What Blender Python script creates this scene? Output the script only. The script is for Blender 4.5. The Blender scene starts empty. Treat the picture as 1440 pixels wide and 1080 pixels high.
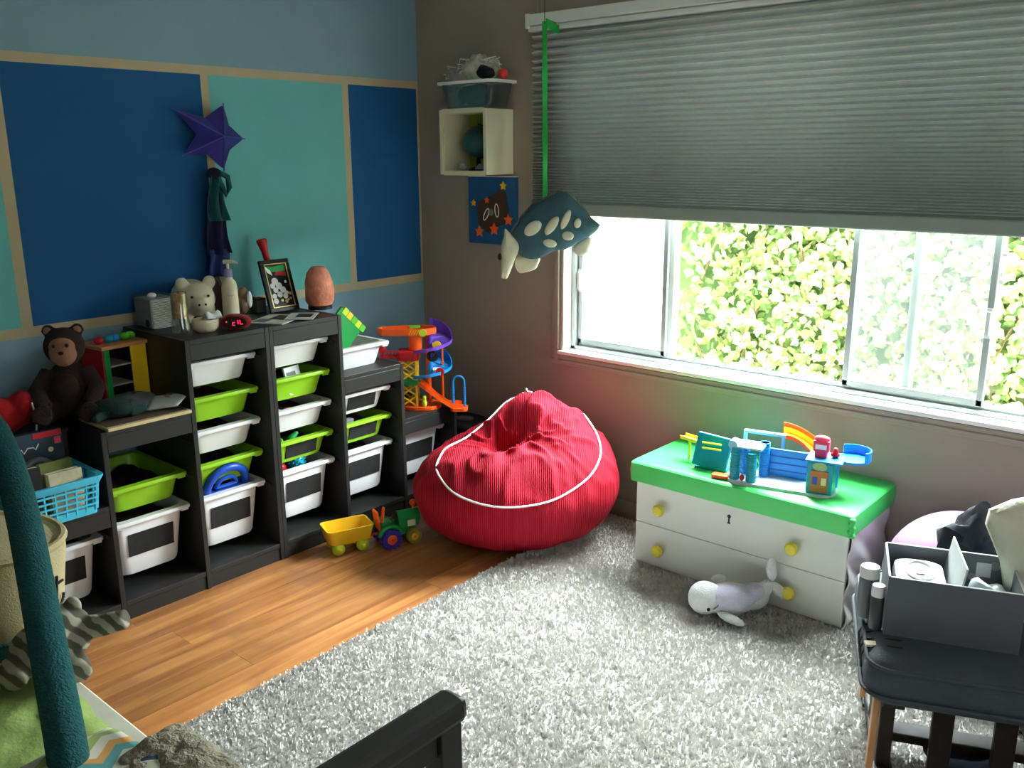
import bpy, bmesh, math, random
import numpy as np
from mathutils import Vector, Matrix, noise
PI = math.pi
rnd = random.Random(7)
S = bpy.context.scene
COL = S.collection

# ---------------------------------------------------------------- camera
cam_d = bpy.data.cameras.new('camera'); cam = bpy.data.objects.new('camera', cam_d); COL.objects.link(cam)
YAW, PITCH, ROLL = 0.7142, 0.2488, -0.0055
CP = Vector((3.3183, -3.1487, 1.5598))
fwd = Vector((-math.sin(YAW)*math.cos(PITCH), math.cos(YAW)*math.cos(PITCH), -math.sin(PITCH)))
rgt = Vector((math.cos(YAW), math.sin(YAW), 0)); upv = rgt.cross(fwd)
r2 = rgt*math.cos(ROLL) + upv*math.sin(ROLL); u2 = upv*math.cos(ROLL) - rgt*math.sin(ROLL)
M3 = Matrix((r2, u2, -fwd)).transposed()
cam.matrix_world = Matrix.Translation(CP) @ M3.to_4x4()
cam_d.sensor_width = 36; cam_d.lens = 36*1269.8/1440; cam_d.clip_start = 0.05
S.camera = cam

# ---------------------------------------------------------------- light
world = bpy.data.worlds.new('world'); S.world = world; world.use_nodes = True
bg = world.node_tree.nodes['Background']; bg.inputs[0].default_value = (.86, .94, 1, 1); bg.inputs[1].default_value = 2.2
sun_d = bpy.data.lights.new('sun', 'SUN'); sun = bpy.data.objects.new('sun', sun_d); COL.objects.link(sun)
sun_d.energy = 22; sun_d.angle = .02; sun_d.color = (1, .95, .85)
sun.rotation_euler = Vector((.25, -.45, .86)).to_track_quat('Z', 'Y').to_euler()
def area(name, loc, direction, sx, sy, energy, color):
    d = bpy.data.lights.new(name, 'AREA'); d.shape = 'RECTANGLE'; d.size = sx; d.size_y = sy; d.energy = energy; d.color = color
    o = bpy.data.objects.new(name, d); COL.objects.link(o); o.location = loc
    o.rotation_euler = Vector(direction).to_track_quat('-Z', 'Y').to_euler()
    return o
area('window_daylight', (1.87, .85, 2.2), (0, -.85, -.53), 2.6, 1.8, 1350, (.93, .98, 1))
area('added_side_fill', (4.15, -2.2, 1.5), (-1, .15, -.12), 1.3, 1.1, 5, (1, .98, .95))  # unseen fill lamp added on the right to lift the room
S.view_settings.view_transform = 'Standard'; S.view_settings.look = 'None'; S.view_settings.gamma = 1
S.view_settings.use_curve_mapping = False; S.view_settings.exposure = 0.0

# ---------------------------------------------------------------- materials
MATS = {}
def srgb(c):
    return tuple(((x/255)/12.92 if x/255 <= .04045 else (((x/255)+.055)/1.055)**2.4) for x in c)
def mat(name, rgb, rough=.6, var=.08, vscale=12, bump=0, bscale=120, spec=.4, metal=0, stretch=(1, 1, 1), **k):
    if name in MATS: return MATS[name]
    m = bpy.data.materials.new(name); m.use_nodes = True; nt = m.node_tree; L = nt.links.new
    b = nt.nodes['Principled BSDF']; c = srgb(rgb)
    b.inputs['Roughness'].default_value = rough; b.inputs['Metallic'].default_value = metal
    b.inputs['Specular IOR Level'].default_value = spec
    tc = nt.nodes.new('ShaderNodeTexCoord'); mp = nt.nodes.new('ShaderNodeMapping'); mp.inputs['Scale'].default_value = stretch
    L(tc.outputs['Object'], mp.inputs[0])
    if var:
        n = nt.nodes.new('ShaderNodeTexNoise'); n.inputs['Scale'].default_value = vscale; n.inputs['Detail'].default_value = 5
        r = nt.nodes.new('ShaderNodeValToRGB'); L(mp.outputs[0], n.inputs['Vector'])
        r.color_ramp.elements[0].position = .3; r.color_ramp.elements[1].position = .7
        r.color_ramp.elements[0].color = tuple(x*(1-var) for x in c)+(1,); r.color_ramp.elements[1].color = tuple(min(1, x*(1+var)) for x in c)+(1,)
        L(n.outputs['Fac'], r.inputs[0]); L(r.outputs[0], b.inputs['Base Color'])
    else: b.inputs['Base Color'].default_value = c+(1,)
    if bump:
        n2 = nt.nodes.new('ShaderNodeTexNoise'); n2.inputs['Scale'].default_value = bscale; n2.inputs['Detail'].default_value = 4
        bp = nt.nodes.new('ShaderNodeBump'); bp.inputs['Strength'].default_value = bump; bp.inputs['Distance'].default_value = .01
        L(mp.outputs[0], n2.inputs['Vector']); L(n2.outputs['Fac'], bp.inputs['Height']); L(bp.outputs[0], b.inputs['Normal'])
    for key, v in k.items(): b.inputs[key].default_value = v
    MATS[name] = m; return m
def wave_mat(name, rgb_a, rgb_b, scale, direction='Z', rough=.8, distort=0, sharp=.5, bump=0, kind='BANDS', coord='Object'):
    m = bpy.data.materials.new(name); m.use_nodes = True; nt = m.node_tree; L = nt.links.new; b = nt.nodes['Principled BSDF']
    b.inputs['Roughness'].default_value = rough; b.inputs['Specular IOR Level'].default_value = .2
    tc = nt.nodes.new('ShaderNodeTexCoord'); w = nt.nodes.new('ShaderNodeTexWave'); w.wave_type = kind
    if kind == 'BANDS': w.bands_direction = direction
    w.inputs['Scale'].default_value = scale; w.inputs['Distortion'].default_value = distort; w.inputs['Detail Scale'].default_value = 2
    r = nt.nodes.new('ShaderNodeValToRGB'); r.color_ramp.elements[0].position = sharp-.12; r.color_ramp.elements[1].position = sharp+.12
    r.color_ramp.elements[0].color = srgb(rgb_a)+(1,); r.color_ramp.elements[1].color = srgb(rgb_b)+(1,)
    L(tc.outputs[coord], w.inputs['Vector']); L(w.outputs['Fac'], r.inputs[0]); L(r.outputs[0], b.inputs['Base Color'])
    if bump:
        bp = nt.nodes.new('ShaderNodeBump'); bp.inputs['Strength'].default_value = bump; bp.inputs['Distance'].default_value = .004
        L(w.outputs['Fac'], bp.inputs['Height']); L(bp.outputs[0], b.inputs['Normal'])
    MATS[name] = m; return m
def glass_mat(name, tint, haze, gloss=.08, haze_col=(.9, .95, .95)):
    m = bpy.data.materials.new(name); m.use_nodes = True; nt = m.node_tree; L = nt.links.new
    out = nt.nodes['Material Output']; nt.nodes.remove(nt.nodes['Principled BSDF'])
    t = nt.nodes.new('ShaderNodeBsdfTransparent'); t.inputs[0].default_value = tint+(1,)
    g = nt.nodes.new('ShaderNodeBsdfGlossy'); g.inputs['Roughness'].default_value = .03
    mx = nt.nodes.new('ShaderNodeMixShader'); mx.inputs[0].default_value = gloss; L(t.outputs[0], mx.inputs[1]); L(g.outputs[0], mx.inputs[2])
    last = mx
    if haze:
        d = nt.nodes.new('ShaderNodeBsdfTranslucent'); d.inputs[0].default_value = haze_col+(1,)
        n = nt.nodes.new('ShaderNodeTexNoise'); n.inputs['Scale'].default_value = 3; n.inputs['Detail'].default_value = 4
        mr = nt.nodes.new('ShaderNodeMapRange'); mr.inputs['To Min'].default_value = haze*.5; mr.inputs['To Max'].default_value = haze*1.5
        L(n.outputs['Fac'], mr.inputs['Value'])
        mx2 = nt.nodes.new('ShaderNodeMixShader'); L(mr.outputs[0], mx2.inputs[0]); L(mx.outputs[0], mx2.inputs[1]); L(d.outputs[0], mx2.inputs[2]); last = mx2
    L(last.outputs[0], out.inputs[0]); MATS[name] = m; return m
def emit_mat(name, rgb, s):
    m = bpy.data.materials.new(name); m.use_nodes = True; b = m.node_tree.nodes['Principled BSDF']
    b.inputs['Base Color'].default_value = srgb(rgb)+(1,); b.inputs['Emission Color'].default_value = srgb(rgb)+(1,); b.inputs['Emission Strength'].default_value = s
    MATS[name] = m; return m

# ---------------------------------------------------------------- mesh builder
class MB:
    def __init__(s): s.v = []; s.f = []
    def add(s, vs, fs):
        o = len(s.v); s.v += [Vector(p) for p in vs]; s.f += [tuple(i+o for i in f) for f in fs]; return s
    def box(s, c, d, rz=0, rot=None):
        h = [x/2 for x in d]; R = rot if rot is not None else Matrix.Rotation(rz, 3, 'Z'); c = Vector(c)
        vs = [c + R @ Vector((sx*h[0], sy*h[1], sz*h[2])) for sx in (-1, 1) for sy in (-1, 1) for sz in (-1, 1)]
        return s.add(vs, [(0, 1, 3, 2), (4, 6, 7, 5), (0, 4, 5, 1), (2, 3, 7, 6), (0, 2, 6, 4), (1, 5, 7, 3)])
    def span(s, a, b):
        return s.box([(x+y)/2 for x, y in zip(a, b)], [abs(y-x) for x, y in zip(a, b)])
    def tube(s, pts, r, n=10, cap=True):
        pts = [Vector(p) for p in pts]; rs = r if isinstance(r, (list, tuple)) else [r]*len(pts); vs = []; fs = []
        for i, p in enumerate(pts):
            t = (pts[min(i+1, len(pts)-1)]-pts[max(i-1, 0)]).normalized()
            if i == 0:
                a = t.orthogonal().normalized()
            else:
                a = (a - t*a.dot(t)).normalized()
            b = t.cross(a)
            for k in range(n):
                q = 2*PI*k/n; vs.append(p + (a*math.cos(q)+b*math.sin(q))*rs[i])
        for i in range(len(pts)-1):
            for k in range(n): fs.append((i*n+k, i*n+(k+1) % n, (i+1)*n+(k+1) % n, (i+1)*n+k))
        if cap: fs += [tuple(range(n-1, -1, -1)), tuple((len(pts)-1)*n+k for k in range(n))]
        return s.add(vs, fs)
    def lathe(s, prof, c=(0, 0, 0), n=24, rot=None, sx=1, sy=1):
        vs = []; fs = []; c = Vector(c); R = rot if rot is not None else Matrix.Identity(3); m = len(prof)
        for r, z in prof:
            for k in range(n):
                q = 2*PI*k/n; vs.append(c + R @ Vector((r*math.cos(q)*sx, r*math.sin(q)*sy, z)))
        for i in range(m-1):
            for k in range(n): fs.append((i*n+k, i*n+(k+1) % n, (i+1)*n+(k+1) % n, (i+1)*n+k))
        if prof[0][0] > 1e-5: fs.append(tuple(range(n-1, -1, -1)))
        if prof[-1][0] > 1e-5: fs.append(tuple((m-1)*n+k for k in range(n)))
        return s.add(vs, fs)
    def ell(s, c, r, n=20, m=12, rot=None):
        if not isinstance(r, (list, tuple)): r = (r, r, r)
        R = rot if rot is not None else Matrix.Identity(3); c = Vector(c); vs = [c+R @ Vector((0, 0, -r[2]))]; fs = []
        for i in range(1, m):
            a = -PI/2+PI*i/m
            for k in range(n):
                q = 2*PI*k/n; vs.append(c+R @ Vector((r[0]*math.cos(a)*math.cos(q), r[1]*math.cos(a)*math.sin(q), r[2]*math.sin(a))))
        vs.append(c+R @ Vector((0, 0, r[2])))
        for k in range(n): fs.append((0, 1+(k+1) % n, 1+k)); fs.append((len(vs)-1, 1+(m-2)*n+k, 1+(m-2)*n+(k+1) % n))
        for i in range(m-2):
            for k in range(n): fs.append((1+i*n+k, 1+i*n+(k+1) % n, 1+(i+1)*n+(k+1) % n, 1+(i+1)*n+k))
        return s.add(vs, fs)
    def rings(s, rings, cap0=True, cap1=True, close=True):
        n = len(rings[0]); vs = [p for r in rings for p in r]; fs = []
        for i in range(len(rings)-1):
            for k in range(n if close else n-1): fs.append((i*n+k, i*n+(k+1) % n, (i+1)*n+(k+1) % n, (i+1)*n+k))
        if cap0: fs.append(tuple(range(n-1, -1, -1)))
        if cap1: fs.append(tuple((len(rings)-1)*n+k for k in range(n)))
        return s.add(vs, fs)
    def prism(s, pts, a, b, f):
        """outline pts (p,q); f(p,q,t) -> 3-D; extruded from t=a to t=b"""
        n = len(pts)
        vs = [f(p, q, a) for p, q in pts]+[f(p, q, b) for p, q in pts]
        fs = [tuple(range(n-1, -1, -1)), tuple(range(n, 2*n))]+[(k, (k+1) % n, n+(k+1) % n, n+k) for k in range(n)]
        return s.add(vs, fs)
    def grid(s, nu, nv, f):
        vs = [f(i/nu, j/nv) for i in range(nu+1) for j in range(nv+1)]
        fs = [(i*(nv+1)+j, (i+1)*(nv+1)+j, (i+1)*(nv+1)+j+1, i*(nv+1)+j+1) for i in range(nu) for j in range(nv)]
        return s.add(vs, fs)
    def build(s, name, m, parent=None, smooth=False, bevel=0, remesh=0, sub=0, solid=0, smoothit=0, fix=True):
        me = bpy.data.meshes.new(name); me.from_pydata([tuple(p) for p in s.v], [], s.f)
        if fix:
            bm = bmesh.new(); bm.from_mesh(me); bmesh.ops.recalc_face_normals(bm, faces=bm.faces); bm.to_mesh(me); bm.free()
        o = bpy.data.objects.new(name, me); COL.objects.link(o)
        me.materials.append(MATS[m] if isinstance(m, str) else m)
        if solid: md = o.modifiers.new('solid', 'SOLIDIFY'); md.thickness = solid; md.offset = 0
        if bevel: md = o.modifiers.new('bevel', 'BEVEL'); md.width = bevel; md.segments = 2; md.limit_method = 'ANGLE'; md.angle_limit = .6
        if remesh: md = o.modifiers.new('remesh', 'REMESH'); md.mode = 'VOXEL'; md.voxel_size = remesh; md.use_smooth_shade = True
        if smoothit: md = o.modifiers.new('smooth', 'SMOOTH'); md.iterations = smoothit; md.factor = .5
        if sub: md = o.modifiers.new('sub', 'SUBSURF'); md.levels = sub; md.render_levels = sub
        if smooth or remesh: me.polygons.foreach_set('use_smooth', [True]*len(me.polygons))
        if smooth and not remesh and not sub:
            try: me.set_sharp_from_angle(angle=.75)
            except Exception: pass
        if parent is not None: o.parent = parent
        return o
def tag(o, label=None, cat=None, group=None, kind=None):
    if label: o['label'] = label
    if cat: o['category'] = cat
    if group: o['group'] = group
    if kind: o['kind'] = kind
    return o
def thing(name, label, cat, loc=(0, 0, 0), rz=0, group=None, rot=None):
    o = bpy.data.objects.new(name, None); COL.objects.link(o); o.empty_display_size = .05
    o.location = loc; o.rotation_euler = rot if rot is not None else (0, 0, rz)
    return tag(o, label, cat, group)
def copy_tree(o, parent=None):
    c = o.copy(); COL.objects.link(c)
    if parent is not None: c.parent = parent
    for ch in [x for x in o.children]: copy_tree(ch, c)
    return c
def rr(w, d, r, z, n=4, cx=0, cy=0):
    out = []
    for sx, sy, a0 in ((1, 1, 0), (-1, 1, PI/2), (-1, -1, PI), (1, -1, 3*PI/2)):
        for k in range(n+1):
            a = a0+PI/2*k/n; out.append(Vector((cx+sx*(w/2-r)+r*math.cos(a), cy+sy*(d/2-r)+r*math.sin(a), z)))
    return out
def text(name, body, size, m, parent, loc, rot, depth=.0008):
    c = bpy.data.curves.new(name, 'FONT'); c.body = body; c.size = size; c.extrude = depth; c.align_x = 'CENTER'; c.align_y = 'CENTER'
    t = bpy.data.objects.new(name+'_tmp', c); COL.objects.link(t)
    dg = bpy.context.evaluated_depsgraph_get(); me = bpy.data.meshes.new_from_object(t.evaluated_get(dg)); bpy.data.objects.remove(t)
    o = bpy.data.objects.new(name, me); COL.objects.link(o); me.materials.clear(); me.materials.append(MATS[m]); o.parent = parent; o.location = loc; o.rotation_euler = rot
    return o
def nz(p, s=1.0): return noise.noise(Vector(p)*s)

# ---------------------------------------------------------------- palette
mat('paint_sky', (132, 168, 186), .85, .04, 3, .12, 160); mat('paint_navy', (18, 88, 144), .8, .05, 3, .12, 160)
mat('paint_teal', (110, 190, 190), .85, .04, 3, .12, 160); mat('paint_tan', (194, 178, 146), .85, .05, 8, .12, 160)
mat('paint_taupe', (158, 149, 136), .9, .04, 3, .12, 160); mat('paint_white', (236, 234, 228), .6, .02, 4)
mat('ceiling_white', (225, 222, 215), .95, .02, 3, .2, 90)
mat('vinyl_white', (222, 226, 224), .4, .02, 4); mat('aluminium', (168, 176, 176), .4, .04, 20, metal=.3)
mat('black_wood', (38, 38, 38), .45, .18, 5, .05, 60, stretch=(1, .15, 1)); mat('bin_white', (238, 238, 240), .35, .03, 10)
mat('bin_green', (150, 208, 40), .35, .05, 10); mat('chalkboard', (34, 34, 34), .8, .2, 30)
mat('red', (196, 22, 34), .4); mat('orange', (255, 98, 24), .35); mat('yellow', (250, 200, 40), .35); mat('lime', (196, 226, 50), .4)
mat('green', (20, 150, 70), .35); mat('brightgreen', (90, 190, 40), .4); mat('purple', (110, 70, 190), .35); mat('blue', (30, 140, 220), .35); mat('teal', (10, 150, 175), .35)
mat('royal', (30, 80, 190), .35); mat('navy_plastic', (60, 50, 160), .4); mat('white', (240, 240, 240), .5, .02); mat('grey', (120, 122, 124), .6); mat('black', (18, 18, 20), .5, .1)
mat('darkcloth', (34, 40, 52), .9, .2, 30, .2, 80); mat('cream', (226, 216, 186), .7, .06, 12); mat('pink', (240, 70, 100), .5); mat('lightblue', (140, 205, 230), .4)
mat('knob', (226, 214, 70), .5, .08, 20); mat('lid_green', (60, 205, 96), .42, .06, 8, .10, 60, spec=.6); mat('chest_white', (226, 228, 224), .7, .05, 6, .08, 30, stretch=(.2, 1, 1))
mat('plush_white', (222, 224, 226), .95, .05, 60, .5, 220); mat('plush_lilac', (206, 200, 222), .95, .05, 60, .5, 220)
mat('plush_brown', (44, 28, 22), .95, .2, 60, .6, 200); mat('plush_tan', (150, 106, 82), .95, .08, 60, .4, 200); mat('plush_dkgreen', (26, 52, 48), .95, .15, 60, .5, 200)
mat('plush_teal', (24, 84, 88), .95, .2, 70, .8, 160); mat('turtle_shell', (58, 92, 104), .95, .12, 40, .5, 220); mat('turtle_skin', (206, 204, 178), .95, .06, 40, .4, 220)
mat('canvas_cream', (196, 182, 140), .95, .12, 10, .4, 200); mat('pig', (206, 196, 170), .5, .06, 10); mat('salt', (226, 140, 110), .55, .22, 24, .6, 40)
mat('paper', (206, 204, 190), .8, .3, 16); mat('gold', (214, 190, 120), .35, metal=.6); mat('photo_black', (16, 16, 16), .3)
mat('ribbon_green', (30, 168, 70), .6, .1, 60); mat('ball', (184, 140, 194), .3, .03, 6, spec=.5); mat('ottoman', (66, 74, 80), .75, .1, 20, .15, 90)
mat('wood', (190, 140, 92), .5, .2, 6, stretch=(1, 1, .1)); mat('darkwood', (44, 36, 32), .5, .2, 8); mat('box_grey', (98, 104, 110), .6, .05)
mat('pillow_cream', (228, 226, 204), .9, .04, 12, .3, 120); mat('basket_blue', (70, 190, 226), .4, .04); mat('cover_dark', (40, 62, 80), .4, .3, 14)
mat('sheet_green', (150, 172, 96), .9, .12, 10, .3, 60); mat('fleece_grey', (150, 142, 124), .98, .25, 26, 1.0, 120); mat('mattress', (216, 212, 196), .8)
mat('star', (48, 44, 140), .45, .1, 20, .2, 140); mat('scarf', (22, 20, 58), .9, .2, 20); mat('scarf_teal', (10, 84, 84), .8, .2, 20); mat('scarf_blue', (40, 52, 112), .8, .15)
mat('canvas_blue', (26, 88, 140), .8, .15, 14); mat('painted_brown', (70, 52, 42), .8, .2, 20)
mat('cube_white', (224, 222, 190), .6, .03); mat('lime_paint', (150, 170, 60), .7, .1); mat('concrete', (214, 208, 196), .9, .06, 4); mat('stucco', (244, 242, 236), .9, .04, 6, .2, 60)
mat('globe', (16, 80, 84), .5, .4, 9); mat('leaf_a', (170, 196, 116), .45, .25, 3); mat('leaf_b', (204, 216, 160), .5, .2, 3); mat('leaf_c', (116, 154, 92), .5, .2, 3); mat('bark', (150, 130, 100), .8, .2)
glass_mat('pane', (.97, .99, .98), 0, .05); glass_mat('pane_hazy', (.92, .96, .95), .014, .06); glass_mat('screen', (.9, .92, .92), .035, .0)
glass_mat('clear_plastic', (.80, .86, .86), .12, .12); glass_mat('jar_glass', (.85, .88, .86), .03, .14)
emit_mat('led', (255, 30, 70), 3.0)
wave_mat('corduroy', (140, 12, 30), (192, 26, 50), 42, 'X', .9, .6, .45, .6)
wave_mat('wicker', (150, 148, 140), (222, 220, 210), 70, 'Z', .8, 3, .5, .8)
wave_mat('cat_stripe', (96, 92, 82), (168, 162, 146), 14, 'DIAGONAL', .95, 2.5, .5, .3)
def shade_mat():
    m = mat('pleat_fabric', (172, 177, 172), .95, .05, 60); nt = m.node_tree; L = nt.links.new; b = nt.nodes['Principled BSDF']; out = nt.nodes['Material Output']
    t = nt.nodes.new('ShaderNodeBsdfTranslucent'); t.inputs[0].default_value = (.62, .68, .64, 1); mx = nt.nodes.new('ShaderNodeMixShader'); mx.inputs[0].default_value = .007
    L(b.outputs[0], mx.inputs[1]); L(t.outputs[0], mx.inputs[2]); L(mx.outputs[0], out.inputs[0])
shade_mat()

def floor_mat():
    m = bpy.data.materials.new('floor_plank'); m.use_nodes = True; nt = m.node_tree; L = nt.links.new; b = nt.nodes['Principled BSDF']
    b.inputs['Roughness'].default_value = .38
    tc = nt.nodes.new('ShaderNodeTexCoord'); oi = nt.nodes.new('ShaderNodeObjectInfo'); mp = nt.nodes.new('ShaderNodeMapping'); mp.inputs['Scale'].default_value = (14, .9, 14)
    ad = nt.nodes.new('ShaderNodeVectorMath'); ad.operation = 'ADD'; sc = nt.nodes.new('ShaderNodeVectorMath'); sc.operation = 'SCALE'; sc.inputs[0].default_value = (13, 7, 3)
    L(oi.outputs['Random'], sc.inputs['Scale']); L(tc.outputs['Object'], ad.inputs[0]); L(sc.outputs[0], ad.inputs[1]); L(ad.outputs[0], mp.inputs[0])
    n = nt.nodes.new('ShaderNodeTexNoise'); n.inputs['Scale'].default_value = 1.6; n.inputs['Detail'].default_value = 8; n.inputs['Distortion'].default_value = .8; L(mp.outputs[0], n.inputs['Vector'])
    r = nt.nodes.new('ShaderNodeValToRGB'); e = r.color_ramp.elements; e[0].position = .28; e[0].color = srgb((140, 86, 48))+(1,); e[1].position = .72; e[1].color = srgb((208, 146, 88))+(1,)
    e2 = e.new(.5); e2.color = srgb((182, 120, 68))+(1,); L(n.outputs['Fac'], r.inputs[0])
    hs = nt.nodes.new('ShaderNodeHueSaturation'); mr = nt.nodes.new('ShaderNodeMapRange'); mr.inputs['To Min'].default_value = .82; mr.inputs['To Max'].default_value = 1.16
    L(oi.outputs['Random'], mr.inputs['Value']); L(mr.outputs[0], hs.inputs['Value']); L(r.outputs[0], hs.inputs['Color'])
    # worn, scuffed patches
    n3 = nt.nodes.new('ShaderNodeTexNoise'); n3.inputs['Scale'].default_value = 5; n3.inputs['Detail'].default_value = 6; geo = nt.nodes.new('ShaderNodeNewGeometry'); L(geo.outputs['Position'], n3.inputs['Vector'])
    r3 = nt.nodes.new('ShaderNodeValToRGB'); r3.color_ramp.elements[0].position = .56; r3.color_ramp.elements[0].color = (0, 0, 0, 1); r3.color_ramp.elements[1].position = .66; r3.color_ramp.elements[1].color = (.5, .5, .5, 1); L(n3.outputs['Fac'], r3.inputs[0])
    mx = nt.nodes.new('ShaderNodeMix'); mx.data_type = 'RGBA'; L(r3.outputs[0], mx.inputs['Factor']); L(hs.outputs[0], mx.inputs[6]); mx.inputs[7].default_value = srgb((150, 96, 62))+(1,)
    L(mx.outputs[2], b.inputs['Base Color'])
    MATS['floor_plank'] = m
floor_mat()
def chevron_mat():
    m = bpy.data.materials.new('chevron'); m.use_nodes = True; nt = m.node_tree; L = nt.links.new; b = nt.nodes['Principled BSDF']; b.inputs['Roughness'].default_value = .95
    tc = nt.nodes.new('ShaderNodeTexCoord'); sp = nt.nodes.new('ShaderNodeSeparateXYZ'); L(tc.outputs['Object'], sp.inputs[0])
    def mth(op, a, bb=None):
        n = nt.nodes.new('ShaderNodeMath'); n.operation = op
        for i, x in enumerate((a, bb)):
            if x is None: continue
            if isinstance(x, (int, float)): n.inputs[i].default_value = x
            else: L(x, n.inputs[i])
        return n.outputs[0]
    z = mth('PINGPONG', mth('MULTIPLY', sp.outputs[1], 1.0), .05)
    t = mth('FRACT', mth('MULTIPLY', mth('ADD', mth('ADD', sp.outputs[0], z), 3.02), 3.4))
    r = nt.nodes.new('ShaderNodeValToRGB'); r.color_ramp.interpolation = 'CONSTANT'; e = r.color_ramp.elements
    cols = [(0, (196, 200, 178)), (.12, (40, 54, 84)), (.2, (196, 200, 178)), (.45, (150, 168, 96)), (.58, (208, 204, 184)), (.7, (206, 150, 80)), (.8, (90, 150, 150)), (.92, (200, 200, 180))]
    e[0].position = 0; e[0].color = srgb(cols[0][1])+(1,); e[1].position = cols[-1][0]; e[1].color = srgb(cols[-1][1])+(1,)
    for p, c in cols[1:-1]: q = e.new(p); q.color = srgb(c)+(1,)
    L(t, r.inputs[0]); L(r.outputs[0], b.inputs['Base Color']); MATS['chevron'] = m
chevron_mat()

# ---------------------------------------------------------------- room shell
RX, RY, RH = 4.0, -3.95, 2.44
def struct(o): o['kind'] = 'structure'; return o
floor = struct(MB().span((-.1, RY-.1, -.06), (RX+.1, .12, -.008)).build('floor', mat('subfloor', (110, 76, 50), .7)))
prow = 0; x = 0.0
PW, PL = .128, 1.22
pm = None
while x < RX-.001:
    y = -((prow*.43) % PL)
    y = 0.0 - (0 if prow == 0 else (prow*.47) % PL); first = True
    edges = [0.0]; yy = -(.25+(prow*.47) % 1.0)
    while yy > RY: edges.append(yy); yy -= PL
    edges.append(RY)
    for a, b in zip(edges[:-1], edges[1:]):
        mb = MB().span((-PW/2+.0006, b-a+.0006, -.008), (PW/2-.0006, -.0006, 0))
        key = round(a-b, 3)
        if key == round(PL, 3) and pm is not None:
            o = bpy.data.objects.new('plank', pm); COL.objects.link(o); o.parent = floor
        else:
            o = mb.build('plank', 'floor_plank', floor)
            if key == round(PL, 3): pm = o.data
        o.location = (x+PW/2, a, 0)
    x += PW; prow += 1
# painted wall: one mesh, a face for each painted field
ys = [RY, -1.925, -1.887, -1.154, -1.121, -.462, -.427, -.012, 0.0]; zs = [0, .947, .984, 1.867, 1.901, RH]
me = bpy.data.meshes.new('wall_left'); vs = [(0, y, z) for y in ys for z in zs]; fs = []; mi = []
for i in range(len(ys)-1):
    for j in range(len(zs)-1):
        fs.append((i*6+j, (i+1)*6+j, (i+1)*6+j+1, i*6+j+1))
        if j in (1, 3): k = 3
        elif j in (0, 4): k = 0
        else: k = {0: 2, 1: 3, 2: 1, 3: 3, 4: 2, 5: 3, 6: 1, 7: 3}[i]
        mi.append(k)
n0 = len(vs); vs += [(-.1, RY, 0), (-.1, 0, 0), (-.1, 0, RH), (-.1, RY, RH)]; fs.append((n0, n0+1, n0+2, n0+3)); mi.append(0)
me.from_pydata(vs, [], fs)
for nme in ('paint_sky', 'paint_navy', 'paint_teal', 'paint_tan'): me.materials.append(MATS[nme])
me.polygons.foreach_set('material_index', mi); wl = bpy.data.objects.new('wall_left', me); COL.objects.link(wl); struct(wl)
# window wall
WX0, WX1, WZ0, WZ1 = .905, 2.83, .715, 2.06
mb = MB()
mb.span((-.1, 0, 0), (WX0, .12, RH)); mb.span((WX1, 0, 0), (RX+.1, .12, RH)); mb.span((WX0, 0, 0), (WX1, .12, WZ0-.02)); mb.span((WX0, 0, WZ1), (WX1, .12, RH))
struct(mb.build('wall_window', 'paint_taupe'))
mb = MB(); SY0, SY1 = -2.85, -1.55
mb.span((RX, RY, 0), (RX+.1, SY0, RH)); mb.span((RX, SY1, 0), (RX+.1, 0, RH)); mb.span((RX, SY0, 0), (RX+.1, SY1, .95)); mb.span((RX, SY0, 2.05), (RX+.1, SY1, RH))
struct(mb.build('wall_right', 'paint_taupe'))
struct(MB().span((-.1, RY-.1, 0), (RX+.1, RY, RH)).build('wall_rear', 'paint_taupe'))
struct(MB().span((-.1, RY-.1, RH), (RX+.1, .12, RH+.15)).build('ceiling', 'ceiling_white'))
struct(MB().span((0.02, -.014, 0), (RX, 0, .085)).build('baseboard_window', 'paint_taupe', bevel=.004))
struct(MB().span((0, RY, 0), (.014, -.014, .085)).build('baseboard_left', 'paint_white', bevel=.004))
w2 = struct(bpy.data.objects.new('fill_window', None)); COL.objects.link(w2); w2.location = (RX, -2.2, 1.5)  # unseen window added to go with the side fill lamp
for s in (-1, 1):
    MB().box((.05, s*.62, 0), (.1, .05, 1.1)).build('jamb', 'vinyl_white', w2); MB().box((.05, 0, s*.525), (.1, 1.3, .05)).build('rail', 'vinyl_white', w2)
MB().box((.06, 0, 0), (.006, 1.2, 1.0)).build('pane', 'pane', w2)

# window
win = struct(bpy.data.objects.new('window_1', None)); COL.objects.link(win)
for a, b in (((.846, -.022, .647), (.905, 0, 2.1)), ((WX1, -.022, .647), (WX1+.06, 0, 2.1))):
    c = MB(); c.span(a, b); xx = (a[0]+b[0])/2
    c.span((xx-.012, -.03, .66), (xx+.012, -.02, 2.1)); c.build('casing', 'paint_taupe', win, bevel=.005)
c = MB(); c.span((.846, -.024, .647), (WX1+.06, 0, .69)); c.span((.846, -.03, .66), (WX1+.06, -.02, .672)); c.build('apron', 'paint_taupe', win, bevel=.004)
MB().span((.885, -.034, .694), (WX1+.02, .05, .712)).build('sill', 'paint_white', win, bevel=.005)
c = MB()
for a, b in (((.890, -.02, .712), (.910, .12, 2.06)), ((WX1-.005, -.02, .712), (WX1+.015, .12, 2.06)), ((.89, -.02, WZ1-.01), (WX1+.015, .12, WZ1+.01))): c.span(a, b)
c.build('jamb_liner', 'paint_white', win, bevel=.003)
fr = MB()
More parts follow.
